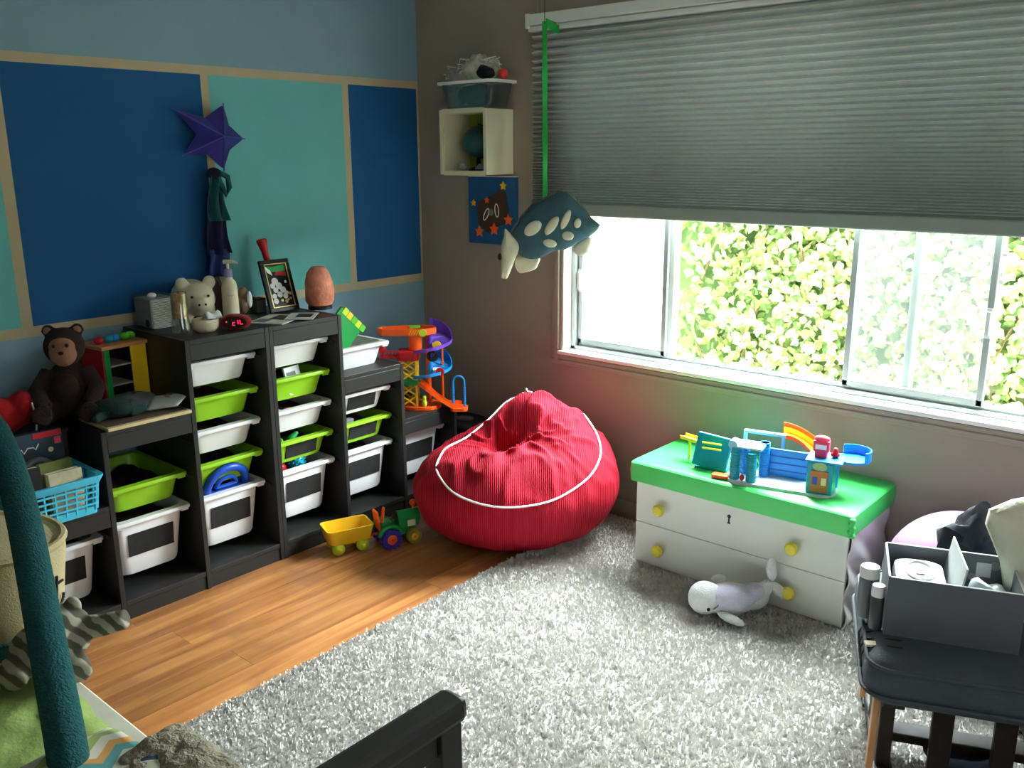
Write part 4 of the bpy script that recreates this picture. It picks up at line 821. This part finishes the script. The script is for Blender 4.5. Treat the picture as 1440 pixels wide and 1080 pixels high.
d = thing('seaside_canvas', 'blue seaside canvas with starfish and sandals hanging on the wall', 'painting', (.49, -.012, 1.158))
cv = MB().box((0, 0, .152), (.288, .022, .304)).build('canvas', 'canvas_blue', d, bevel=.001); MB().box((0, 0, .3055), (.288, .022, .003)).build('top_edge', 'white', d)
f = lambda p, q, t_: Vector((p, t_, q))
MB().prism([(-.085, .19), (-.02, .21), (.06, .25), (.09, .235), (.105, .15), (.10, .10), (.03, .08), (-.02, .05), (-.08, .09)], -.0135, -.0118, f).build('sand_patch', 'painted_brown', cv)
def starfish(x_, z_, r, m):
    pts = []
    for k in range(10): q = r if k % 2 == 0 else r*.5; a = PI/2+k*PI/5; pts.append((x_+q*math.cos(a), z_+q*math.sin(a)))
    MB().prism(pts, -.0165, -.0115, f).build('starfish', m, cv)
starfish(.075, .265, .02, 'yellow'); starfish(-.075, .055, .027, 'orange'); starfish(.018, .07, .03, 'orange'); starfish(.105, .115, .028, 'orange'); starfish(-.11, .185, .016, 'yellow'); starfish(-.025, .20, .016, 'orange')
for x_, z_, rt in ((-.03, .135, .5), (.035, .155, -.1)): MB().tube([(x_+.011*math.cos(a)*math.cos(rt)-.03*math.sin(a)*math.sin(-rt), -.0145, z_+.03*math.sin(a)*math.cos(rt)-.011*math.cos(a)*math.sin(rt)) for a in [2*PI*k/18 for k in range(19)]], .0022, 5).build('sandal_outline', 'white', cv)
MB().lathe([(.016, -.001), (.016, .001)], (.0, -.0142, .145), 14, Matrix.Rotation(PI/2, 3, 'X')).build('shell', 'grey', cv)

# ---------------------------------------------------------------- hanging turtle
TZ = 1.405
tu = thing('plush_turtle', 'grey blue plush turtle with cream spots hanging from a green ribbon', 'plush toy', (1.073, -.35, TZ), rz=YAW)
cv2 = lambda pts: [((x/7.2-78)/363, (25-y/7.2)/363) for x, y in pts]
def lens(pts, th, m, name, par, y0=0, steps=((1, 0), (.97, .45), (.88, .75), (.65, .95), (.3, 1.0))):
    n = len(pts); sm = []
    for i in range(n):   # Catmull-Rom through the outline
        p0, p1, p2, p3 = [Vector(pts[(i+k-1) % n]) for k in range(4)]
        for t_ in (0, .33, .67): sm.append(.5*((2*p1)+(p2-p0)*t_+(2*p0-5*p1+4*p2-p3)*t_*t_+(3*p1-p0-3*p2+p3)*t_**3))
    c_ = sum(sm, Vector((0, 0)))/len(sm); R = []
    for s, k in reversed(steps): R.append([Vector((c_.x+(q.x-c_.x)*s, y0-th*k, c_.y+(q.y-c_.y)*s)) for q in sm])
    for s, k in steps[1:]: R.append([Vector((c_.x+(q.x-c_.x)*s, y0+th*k, c_.y+(q.y-c_.y)*s)) for q in sm])
    return MB().rings(R).build(name, m, par, smooth=True)
SH = [(205, 560), (260, 470), (330, 370), (430, 270), (560, 210), (690, 145), (790, 160), (860, 225), (950, 320), (1010, 410), (1110, 490), (1020, 590), (900, 650), (820, 700), (740, 735), (650, 740), (500, 815), (380, 820), (290, 780), (250, 690)]
shl = lens(cv2(SH), .045, 'turtle_shell', 'shell', tu)
MB().tube([Vector((p, -.003, q)) for p, q in cv2(SH[:11])], .006, 8).build('fringe', mat('fringe', (120, 124, 112), .95, .4, 90, .8, 200), tu, smooth=True)
def spot(cx, cy, a, b, ang):
    pts = []
    for k in range(10): t_ = 2*PI*k/10; pts.append((cx+a*math.cos(t_)*math.cos(ang)-b*math.sin(t_)*math.sin(ang), cy+a*math.cos(t_)*math.sin(ang)+b*math.sin(t_)*math.cos(ang)))
    q = cv2(pts); c_ = cv2([(cx, cy)])[0]
    cc = cv2([(640, 480)])[0]; dd = math.hypot((c_[0]-cc[0])/.165, (c_[1]-cc[1])/.10); y_ = -.045*max(.25, min(1, 1.12-.5*dd*dd))
    lens(q, .008, 'turtle_skin', 'spot', shl, y_)
for s in ((425, 500, 100, 62, -.65), (615, 475, 110, 46, -.95), (757, 415, 105, 36, -1.15), (877, 452, 50, 36, -1.4), (780, 578, 60, 46, .1), (597, 652, 72, 42, .2), (398, 678, 78, 46, .8)): spot(*s)
hd = lens(cv2([(140, 510), (200, 560), (280, 640), (285, 720), (240, 830), (170, 1005), (130, 1022), (95, 1010), (95, 950), (105, 680), (130, 590)]), .032, 'turtle_skin', 'head', tu, -.01)
MB().ell((*cv2([(85, 790)])[0][:1], -.025, cv2([(85, 790)])[0][1]), (.008, .008, .014)).build('eye', 'black', hd, smooth=True)
lens(cv2([(240, 880), (290, 800), (490, 810), (485, 880), (450, 935), (340, 970), (280, 965)]), .012, 'turtle_skin', 'flipper', tu, .015)
lens(cv2([(830, 720), (900, 650), (1010, 600), (1040, 670), (1000, 760), (920, 800), (860, 765)]), .014, 'turtle_skin', 'flipper', tu, .012)
rb = thing('hanging_ribbon', 'bright green ribbon with bow holding up the plush turtle', 'ribbon', (1.068, -.35, 1.39), rz=YAW)
MB().grid(1, 30, lambda a, b: Vector(((a-.5)*.021*(1-.2*math.sin(b*9)**2)-.004*b, .004*math.sin(b*12)*(a-.5)*2, b*.65))).build('strip', 'ribbon_green', rb, solid=.0012)
o = MB()
for s, l in ((1, .05), (-1, .0), (.6, .04)):
    if l: o.grid(6, 2, lambda a, b: Vector((.0+l*a, .008*math.sin(a*PI)*s, .645-.025*a*s+.016*(b-.5)*2)))
o.build('bow', 'ribbon_green', rb, solid=.002); MB().tube([(-.004, 0, .64), (-.004, 0, 1.045)], .0012, 5).build('string', 'black', rb)

# ---------------------------------------------------------------- toy chest
ch = thing('toy_chest', 'white toy chest with green lid and yellow knobs under the window', 'chest', (1.955, -.19, .018))
X0, X1, Y0, Y1 = -.41, .405, -.185, .18
MB().span((X0, Y0+.012, 0), (X1-.006, Y1, .345)).build('body', 'chest_white', ch, bevel=.003)
for z0, z1 in ((.002, .1665), (.1685, .345)):
    dr = MB().span((X0, Y0, z0), (X1, Y0+.0115, z1)).build('drawer_front', 'chest_white', ch, bevel=.002)
    for x_ in (-.295, .228):
        kz = .245 if z0 > .1 else .08
        MB().lathe([(.009, 0), (.009, .012), (.021, .020), (.024, .030), (.018, .040), (0, .043)], (x_, Y0, kz), 18, Matrix.Rotation(PI/2, 3, 'X')).build('knob', 'knob', dr, smooth=True)
    if z0 > .1:
        k_ = MB(); k_.lathe([(.007, -.001), (.007, .001)], (-.02, Y0-.0006, .288), 12, Matrix.Rotation(PI/2, 3, 'X')); k_.box((-.02, Y0-.0006, .274), (.006, .002, .022)); k_.box((-.02, Y0-.0006, .263), (.011, .002, .006)); k_.build('keyhole', 'black', dr)
def sidecloth(a, b):
    return Vector((X1+.004+.010*math.sin((a*.8+b)*16)*(1-.5*b), Y0+.01+a*(Y1-Y0-.012), .002+b*.345))
MB().grid(30, 30, sidecloth).build('side_drape', 'chest_white', ch, smooth=True, solid=.003)
o = MB(); o.rings([rr(.85, .405, .012, .34, cx=-.0, cy=-.012), rr(.855, .41, .014, .38, cx=.0, cy=-.012), rr(.852, .407, .018, .410, cx=0, cy=-.012), rr(.835, .39, .02, .418, cx=0, cy=-.012)]); o.build('lid', 'lid_green', ch, smooth=True)
o = MB()
for k in range(5): o.ell((.424-.004*(k % 2), -.214, .348+k*.013), (.012, .012, .009), 10, 8)
o.build('bunched_corner', 'lid_green', ch, remesh=.003)

# ---------------------------------------------------------------- playset on the chest
ps = thing('toy_garage', 'blue toy garage playset with orange shop front and slide', 'toy', (2.08, -.285, .4365), rz=.22)
MB().rings([rr(.37, .15, .05, 0), rr(.365, .145, .05, .010)]).build('base', mat('palebase', (190, 206, 214), .5), ps)
MB().box((.0, .05, .062), (.17, .012, .10)).build('back_wall', 'blue', ps, bevel=.003)
for z in (.035, .06, .085): MB().box((0, .0435, z), (.165, .003, .003)).build('wall_groove', 'royal', ps)
def ttower(x, y, h_, m='teal'):
    o = MB(); o.tube([(x, y, .010), (x, y, h_)], .016, 12)
    for k in range(int(h_/.009)-1): o.lathe([(.0185, 0), (.0185, .004)], (x, y, .014+k*.009), 12)
    o.build('tower', m, ps)
ttower(-.155, -.04, .125); ttower(-.095, -.05, .115); ttower(-.07, .03, .135, 'blue'); ttower(-.14, .035, .13, 'blue')
MB().box((-.115, -.005, .128), (.105, .09, .008)).build('roof_deck', 'lightblue', ps, bevel=.003)
MB().lathe([(.016, -.02), (.016, .02)], (-.165, -.03, .135), 14, Matrix.Rotation(PI/2, 3, 'X')).build('pulley', 'lightblue', ps)
sh_ = MB().box((.135, -.025, .065), (.085, .085, .11)).build('shop', 'teal', ps, bevel=.004); MB().box((.135, -.0695, .055), (.056, .004, .075)).build('shop_front', mat('shopbrown', (186, 110, 60), .5), sh_)
for x_, m in ((.122, 'royal'), (.15, 'cream')): MB().box((x_, -.0722, .058), (.016, .002, .026)).build('shop_window', m, sh_)
MB().lathe([(.024, -.002), (.024, .002)], (.135, -.069, .108), 16, Matrix.Rotation(PI/2, 3, 'X'), sy=.6).build('shop_sign', mat('palegreen', (150, 180, 130), .5), sh_)
MB().box((.145, -.015, .124), (.12, .11, .008)).build('upper_deck', 'blue', ps, bevel=.003)
pl = MB(); pl.lathe([(.055, 0), (.055, .008)], (.225, .02, .118), 24); pl.build('round_deck', 'blue', ps)
MB().grid(14, 1, lambda a, b: Vector((.225+.056*math.cos(-.7+3.0*a), .02+.056*math.sin(-.7+3.0*a), .122+.036*b))).build('deck_guard', 'blue', ps, solid=.004)
MB().tube([(.175, .03, .0), (.175, .03, .12)], .008, 8).build('deck_post', 'blue', ps)
def pump(x, y, z, s):
    p = MB(); p.box((x, y, z+.012*s), (.04*s, .03*s, .024*s)); p.box((x, y, z+.04*s), (.052*s, .032*s, .038*s)); p.ell((x, y, z+.063*s), (.026*s, .016*s, .012*s)); q = p.build('fuel_pump', 'pink', ps, bevel=.003); MB().box((x, y-.0165*s, z+.038*s), (.036*s, .002, .016*s)).build('pump_panel', 'white', q)
pump(.128, -.02, .128, 1.0)
p = MB(); p.ell((.172, -.01, .138), (.016, .012, .01)); p.ell((.172, -.01, .152), (.009, .009, .012)); p.build('robot_figure', 'red', ps, remesh=.003)
trough([(-.02+.17*t_/14, .10+.02*math.sin(t_/14*PI), .15-.12*(t_/14)**1.6) for t_ in range(15)], .06, .010, 'orange', 'slide', ps, far=.03); trough([(-.018+.165*t_/14, .10+.02*math.sin(t_/14*PI), .152-.12*(t_/14)**1.6) for t_ in range(15)], .052, .003, 'yellow', 'slide_bed', ps, far=.02)
MB().box((-.085, .09, .15), (.15, .02, .010)).build('crossbar', 'lightblue', ps, bevel=.002); MB().box((-.02, .09, .12), (.010, .02, .06)).build('crossbar_leg', 'lightblue', ps)
MB().box((-.155, .09, .075), (.010, .02, .148)).build('crossbar_leg', 'lightblue', ps)
MB().lathe([(.026, -.003), (.026, .003)], (-.115, .03, .045), 18, Matrix.Rotation(PI/2, 3, 'X')).build('turntable', 'grey', ps); MB().ell((-.125, -.055, .022), (.008, .008, .012)).build('figure', 'red', ps, smooth=True); MB().box((-.205, -.035, .008), (.06, .035, .014)).build('flap', 'orange', ps, bevel=.003)
MB().box((-.172, -.02, .05), (.012, .012, .06)).build('window_post', 'cream', ps)
pn = MB().box((-.262, .045, .066), (.13, .012, .125), rot=Matrix.Rotation(.12, 3, 'Y') @ Matrix.Rotation(-.25, 3, 'X')).build('tilted_panel', 'teal', ps, bevel=.006)
for z in (.08, .1): MB().box((-.262, .034, z), (.07, .006, .006)).build('panel_slot', 'lime', pn)
trough([(-.29, .10, .075), (-.34, .115, .078), (-.40, .13, .082)], .035, .008, 'yellow', 'entry_ramp', ps); MB().tube([(-.37, .122, 0), (-.37, .122, .076)], .006, 8).build('ramp_post', 'yellow', ps); MB().box((-.262, .058, .004), (.12, .05, .008)).build('panel_foot', 'teal', ps)

# ---------------------------------------------------------------- whale
wh = thing('plush_whale', 'white and lilac plush beluga whale lying before the toy chest', 'plush toy', (2.045, -.515, .020), rz=YAW)
p = MB(); p.ell((-.105, 0, .062), (.058, .055, .058)); p.ell((-.09, -.008, .085), (.035, .035, .035)); p.ell((-.02, .005, .055), (.095, .06, .056)); p.ell((.06, .01, .062), (.06, .045, .048)); p.tube([(.06, .01, .062), (.105, .012, .09), (.12, .012, .115)], [.042, .026, .02], 12); p.build('body', 'plush_white', wh, remesh=.005, smoothit=5)
p = MB(); p.ell((-.015, -.018, .072), (.085, .046, .044)); p.ell((.055, -.006, .082), (.045, .034, .034)); p.build('belly', 'plush_lilac', wh, remesh=.005, smoothit=4)
MB().ell((.122, .012, .16), (.019, .014, .045), rot=Matrix.Rotation(-.08, 3, 'Y')).build('fluke', 'plush_white', wh, smooth=True); MB().ell((.148, .005, .085), (.019, .014, .043), rot=Matrix.Rotation(-.75, 3, 'Y')).build('fluke', 'plush_white', wh, smooth=True)
MB().ell((-.03, -.075, .022), (.048, .02, .014), rot=Matrix.Rotation(-.55, 3, 'Z') @ Matrix.Rotation(.2, 3, 'Y')).build('flipper', 'plush_white', wh, smooth=True); MB().ell((-.045, .065, .10), (.03, .022, .012), rot=Matrix.Rotation(.6, 3, 'Z')).build('flipper', 'plush_white', wh, smooth=True)
MB().ell((-.103, -.053, .045), .006, 10, 8).build('eye', 'black', wh, smooth=True); MB().tube([(-.085, -.052, .045), (-.072, -.051, .055), (-.060, -.040, .078)], .0018, 6).build('mouth', 'grey', wh)

# ---------------------------------------------------------------- exercise ball, ottoman and its load
bl = thing('exercise_ball', 'pale lilac exercise ball against the wall behind the ottoman', 'ball', (2.672, -.262, .018)); MB().lathe([(.225*math.cos(a), .225+.225*math.sin(a)) for a in [-PI/2+PI*k/40 for k in range(41)]], n=48).build('ball', 'ball', bl, smooth=True)
o = MB()
for k in range(-6, 7):
    a = k*.12; r_ = .2243*math.cos(a); o.tube([(r_*math.cos(t_), r_*math.sin(t_), .225+.2243*math.sin(a)) for t_ in [2*PI*j/48 for j in range(49)]], .0012, 4)
o.build('ribs', 'ball', bl)
ot = thing('glider_ottoman', 'dark grey cushioned glider ottoman with wooden base', 'ottoman', (2.862, -.85, .018), rz=.40)
def cush(): 
    R = []
    for z, s in ((.285, .86), (.295, .95), (.32, 1.0), (.36, 1.0), (.385, .97), (.40, .88)): R.append([Vector((q.x*(1+.012*math.sin(q.y*42)), q.y, z)) for q in rr(.55*s, .55*s, .06*s, 0, 6)])
    return MB().rings(R)
cu = cush().build('cushion', 'ottoman', ot, smooth=True)
for z in (.318, .385):
    q = rr(.556 if z < .33 else .54, .556 if z < .33 else .54, .06, z, 6); MB().tube(q+[q[0]], .005, 6).build('piping', 'ottoman', cu, smooth=True)
for y_ in (-.17, -.135, -.10, -.06): MB().tube([(-.277, y_, .33), (-.279, y_+.004, .36), (-.268, y_, .387), (-.22, y_-.01, .399), (-.19, y_-.01, .4005)], .003, 6).build('tie_fold', 'black', cu)
MB().box((-.255, -.165, .392), (.035, .02, .006), rz=.2).build('care_tag', 'cream', cu)
for s in (-1, 1):
    MB().box((s*.2, 0, .022), (.05, .46, .03)).build('runner', 'darkwood', ot, bevel=.006)
    for y_ in (-.2, .2): MB().box((s*.2, y_*1.05, .007), (.06, .06, .014)).build('foot', 'darkwood', ot, bevel=.004)
    MB().box((s*.2, -.10, .16), (.035, .05, .25)).build('upright', 'darkwood', ot, bevel=.003); MB().box((s*.2, .10, .16), (.035, .05, .25)).build('upright', 'darkwood', ot, bevel=.003)
    for y_ in (-.17, .15): MB().box((s*.235-.0, y_, .165), (.016, .034, .22), rot=Matrix.Rotation(.12, 3, 'X')).build('glide_arm', 'wood', ot, bevel=.002)
    MB().box((s*.2, 0, .272), (.05, .44, .025)).build('seat_rail', 'darkwood', ot, bevel=.003)
MB().box((0, .0, .06), (.37, .06, .025)).build('stretcher', 'darkwood', ot, bevel=.003)
for x_ in (-.07, .07): MB().box((x_, -.10, .16), (.05, .02, .24)).build('back_slat', 'darkwood', ot, bevel=.002)
OZ = .4185
bx = thing('storage_box', 'open dark grey cardboard box of baby things on the ottoman', 'box', (2.699, -1.055, OZ), rz=.37)
BWd, BDp, BHt = .295, .215, .152; th = .005
MB().span((0, 0, 0), (BWd, th, BHt)).build('front_wall', 'box_grey', bx); MB().span((0, BDp-th, 0), (BWd, BDp, BHt)).build('back_wall', 'box_grey', bx)
MB().span((0, th+.0003, 0), (th, BDp-th-.0003, BHt)).build('side_wall', 'box_grey', bx); MB().span((BWd-th, th+.0003, 0), (BWd, BDp-th-.0003, BHt)).build('side_wall', 'box_grey', bx); MB().span((th, th, 0), (BWd-th, BDp-th, .005)).build('bottom', 'box_grey', bx)
o = MB()
for a, b in (((0, 0, BHt), (BWd, th, BHt+.0015)), ((0, BDp-th, BHt), (BWd, BDp, BHt+.0015)), ((0, 0, BHt), (th, BDp, BHt+.0015)), ((BWd-th, 0, BHt), (BWd, BDp, BHt+.0015))): o.span(a, b)
o.build('pale_edge', mat('paleedge2', (200, 206, 206), .7), bx)
for x_, z_, r_ in ((.18, .11, .016), (.235, .06, .013), (.26, .125, .012), (.165, .05, .014), (.21, .09, .01)): MB().lathe([(r_, -.0004), (r_, .0004)], (x_, BDp-th-.0006, z_), 16, Matrix.Rotation(PI/2, 3, 'X')).build('printed_dot', mat('dot', (136, 142, 148), .7), bx)
MB().box((.235, BDp-th-.001, .112), (.034, .001, .038)).build('sticker', 'paleedge2', bx)
o = MB().box((.15, .108, .10), (.004, .195, .19), rot=Matrix.Rotation(.14, 3, 'Y') @ Matrix.Rotation(.05, 3, 'Z')); o.build('divider_card', 'paleedge2', bx)
d = thing('wipes_case', 'white wipes case lying in the grey box', 'wipes case', (2.733, -.927, OZ+.075), rz=.37); MB().rings([rr(.115, .165, .03, 0), rr(.12, .17, .03, .03), rr(.112, .162, .03, .05), rr(.09, .14, .03, .056)]).build('case', 'white', d, smooth=True); MB().tube([(.03*math.cos(a)*1.1, .055*math.sin(a), .057) for a in [2*PI*k/20 for k in range(21)]], .004, 6).build('lid_outline', 'white', d, smooth=True); MB().box((0, -.005, .058), (.02, .03, .002)).build('latch', mat('latch', (170, 174, 176), .5), d)
MB().box((0, 0, -.035), (.11, .16, .065)).build('refill_pack', 'white', d, bevel=.006)
crumple('plastic_bag', 'crinkled translucent white bag in the grey box', 'bag', (2.873, -.866, OZ+.012), .045, .055, .055, mat('bagwhite', (206, 216, 218), .3, .15, 30), 12)
for k, (x_, y_, hh, lb) in enumerate(((2.632, -.985, .135, 'grey bottle with broad white cap beside the grey box'), (2.672, -1.035, .115, 'slim dark tube with white top beside the grey box'))):
    d = thing('bottle', lb, 'bottle', (x_, y_, OZ)); r_ = .024 if k == 0 else .016
    MB().lathe([(r_*.95, 0), (r_, .005), (r_, hh-.03), (r_*.9, hh-.028), (0, hh-.028)], n=20).build('body', mat('bottle%d' % k, (88, 96, 104) if k == 0 else (70, 74, 78), .35), d, smooth=True); MB().lathe([(r_*1.0, hh-.028), (r_*1.02, hh-.004), (r_*.9, hh), (0, hh)], n=20).build('cap', 'white', d, smooth=True)
crumple('jacket', 'dark navy rumpled jacket behind the grey box', 'jacket', (2.80, -.655, OZ), .105, .07, .105, 'darkcloth', 21)
pw = thing('cream_pillow', 'cream pillow propped upright at the side of the grey box', 'pillow', (2.945, -.795, OZ+.004), rz=YAW)
lens([(0, .0), (.13, -.002), (.27, .0), (.285, .17), (.275, .37), (.12, .345), (-.095, .29), (-.05, .15)], .05, 'pillow_cream', 'cushion', pw, .03)
MB().tube([(.0, .03, .004), (-.05, .03, .15), (-.096, .03, .29), (.12, .03, .347), (.275, .03, .372)], .004, 6).build('piping', 'pillow_cream', pw, smooth=True)
d = crumple('floor_cloth', 'dark navy cloth lying on the rug before the ottoman', 'cloth', (2.90, -.88, .026), .12, .07, .022, mat('navycloth', (24, 34, 52), .95, .2, 20, .3, 60), 31)

# ---------------------------------------------------------------- bed
MZ = .30
bd = thing('toddler_bed', 'black wooden toddler bed with slatted footboard', 'bed', (1.5, -2.7, 0))
def bs(a, b, n, m='black_wood', bev=.003): return MB().span([a[0]-1.5, a[1]+2.7, a[2]], [b[0]-1.5, b[1]+2.7, b[2]]).build(n, m, bd, bevel=bev)
FX = 2.405
bs((.58, -2.36, .04), (FX, -2.336, .165), 'side_rail'); bs((.58, -3.1, .04), (FX, -3.075, .165), 'side_rail'); bs((.58, -3.07, .14), (FX, -2.365, .16), 'slat_base')
bs((FX-.0, -2.31, 0), (FX+.04, -2.265, .70), 'post'); bs((FX, -3.14, 0), (FX+.04, -3.095, .70), 'post'); bs((.54, -2.36, 0), (.578, -2.315, .40), 'post'); bs((.54, -3.14, 0), (.578, -3.095, .40), 'post')
bs((FX-.006, -3.15, .7005), (FX+.047, -2.255, .742), 'top_rail', bev=.012); bs((FX+.006, -3.094, .655), (FX+.032, -2.311, .70), 'upper_rail'); bs((FX+.006, -3.094, .15), (FX+.032, -2.311, .22), 'lower_rail')
y_ = -2.365
while y_ > -3.05: bs((FX+.010, y_-.10, .2205), (FX+.028, y_, .6545), 'slat'); y_ -= .135
bs((.545, -3.094, .10), (.573, -2.361, .40), 'headboard')
o = MB(); o.rings([rr(1.78, .70, .05, .168, cx=-.01, cy=-.0), rr(1.80, .73, .06, .19, cx=-.01, cy=-.0), rr(1.80, .73, .06, .275, cx=-.01, cy=-.0), rr(1.76, .70, .05, .295, cx=-.01, cy=-.0)])
ms = o.build('mattress', 'mattress', None, smooth=True); ms.location = (1.5, -2.7, 0); tag(ms, 'thin cream mattress lying in the black toddler bed', 'mattress')
def sheetf(a, b):
    x_ = .62+a*.98; y_ = -3.05+b*.69; return Vector((x_, y_, MZ+.006+.020*abs(nz((x_*5, y_*7+x_*3, 2)))+.010*nz((x_*15, y_*13, 5))+(0 if b < .9 else -.03*(b-.9)/.1)))
o = MB().grid(70, 50, sheetf).build('green_blanket', 'sheet_green', None, smooth=True, solid=.006); tag(o, 'rumpled sage green blanket spread over the mattress', 'blanket')
def chevf(a, b):
    x_ = 1.50+a*.42; y_ = -2.95+b*.53; return Vector((x_-1.5, y_+2.7, .045+.018*nz((x_*8, y_*8, 9))+.03*math.sin(a*PI)*(.4+.6*b)))
o = MB().grid(40, 40, chevf).build('chevron_blanket', 'chevron', None, smooth=True, solid=.006); o.location = (1.5, -2.7, MZ); tag(o, 'chevron patterned blanket in teal, orange and cream on the bed', 'blanket')
def fle(a, b):
    x_ = 1.60+a*.46; y_ = -2.52+b*.25; e = min(1, 6*min(a, 1-a)); drop = -.14*max(0, (b-.72)/.28)**1.5
    return Vector((x_-1.6, y_+2.5, (.03+.04*math.sin(b*PI*.9)+.02*nz((x_*9, y_*9, 3))+.008*nz((x_*40, y_*40, 3)))*e+.02+drop))
o = MB().grid(60, 40, fle).build('fleece_throw', 'fleece_grey', None, smooth=True, solid=.012); o.location = (1.6, -2.5, MZ); tag(o, 'fluffy grey beige fleece throw at the edge of the bed', 'blanket')
ct = thing('striped_plush', 'grey striped plush cat lying at the bed edge', 'plush toy', (1.13, -2.375, MZ+.02), rz=YAW); ct.scale = (1.25, 1.25, 1.25)
p = MB(); p.ell((0, .03, .06), (.065, .06, .06)); p.ell((-.01, -.02, .055), (.06, .06, .05)); p.tube([(.04, .03, .07), (.09, .03, .078), (.14, .03, .092)], [.026, .023, .020], 12); p.tube([(.03, -.01, .03), (.06, -.03, .02), (.075, -.05, .02)], [.03, .026, .024], 12); p.tube([(-.04, -.06, .04), (-.03, -.10, .03)], [.03, .026], 12)
for s in (-1, 1): p.ell((s*.03, .04, .115), (.018, .012, .022))
p.build('body', 'cat_stripe', ct, remesh=.005, smoothit=3); MB().ell((.02, -.06, .075), (.02, .016, .016)).build('muzzle', 'turtle_skin', ct, smooth=True); MB().ell((.04, -.06, .09), .004, 8, 6).build('eye', 'black', ct, smooth=True)
dm = thing('canvas_basket', 'round cream canvas basket with teal band beside the teal arch', 'basket', (.815, -2.41, MZ+.018), rot=(-.10, .06, 0))
o = MB(); o.lathe([(.165, .0), (.175, .02), (.18, .235), (.176, .27), (.168, .273), (.165, .24), (.16, .03), (0, .02)], n=36); o.build('wall', 'canvas_cream', dm, smooth=True)
MB().lathe([(.168, -.005), (.182, .0), (.186, .05), (.1825, .052)], n=36).build('band', 'plush_teal', dm, smooth=True)
MB().lathe([(.18, .262), (.184, .272), (.178, .281), (.168, .281), (.164, .272)], n=36).build('hem', 'canvas_cream', dm, smooth=True)
an = MB(); th0 = .62
for a, b in (((0, .09), (0, .19)), ((-.035, .165), (.035, .165))): an.tube([(.1835*math.cos(th0+a[0]*5), .1835*math.sin(th0+a[0]*5), a[1]), (.1835*math.cos(th0+b[0]*5), .1835*math.sin(th0+b[0]*5), b[1])], .004, 6)
an.tube([(.1835*math.cos(th0+.22*math.cos(t_)), .1835*math.sin(th0+.22*math.cos(t_)), .125-.03*math.sin(t_)) for t_ in [PI*k/8 for k in range(9)]], .004, 6); an.build('anchor_print', 'black', dm)
MB().tube([(.185*math.cos(.85), .185*math.sin(.85), .10), (.20*math.cos(.85), .20*math.sin(.85), .04), (.205*math.cos(.84), .205*math.sin(.84), -.04)], .003, 6).build('rope', 'cream', dm)
ar = thing('plush_arch', 'dark teal plush covered toy arch standing on the bed', 'toy arch', (1.62, -2.55, MZ))
pts = [(1.66, -2.565, .315), (1.577, -2.532, .368), (1.44, -2.49, .448), (1.30, -2.446, .529), (1.15, -2.40, .632), (1.007, -2.356, .738), (.80, -2.316, .872), (.66, -2.33, .93), (.57, -2.42, .95), (.55, -2.55, .90), (.60, -2.70, .70), (.66, -2.80, .33)]
MB().tube([Vector(p)-Vector((1.62, -2.55, MZ)) for p in pts], [.041, .041, .041, .040, .040, .039, .038, .036, .036, .036, .036, .036], 16).build('tube', 'plush_teal', ar, smooth=True, sub=1)
MB().lathe([(.043, -.012), (.046, 0), (.043, .012)], (.04, -.015, .02), 16, Matrix.Rotation(1.0, 3, 'Y')).build('end_cuff', 'plush_teal', ar, smooth=True)
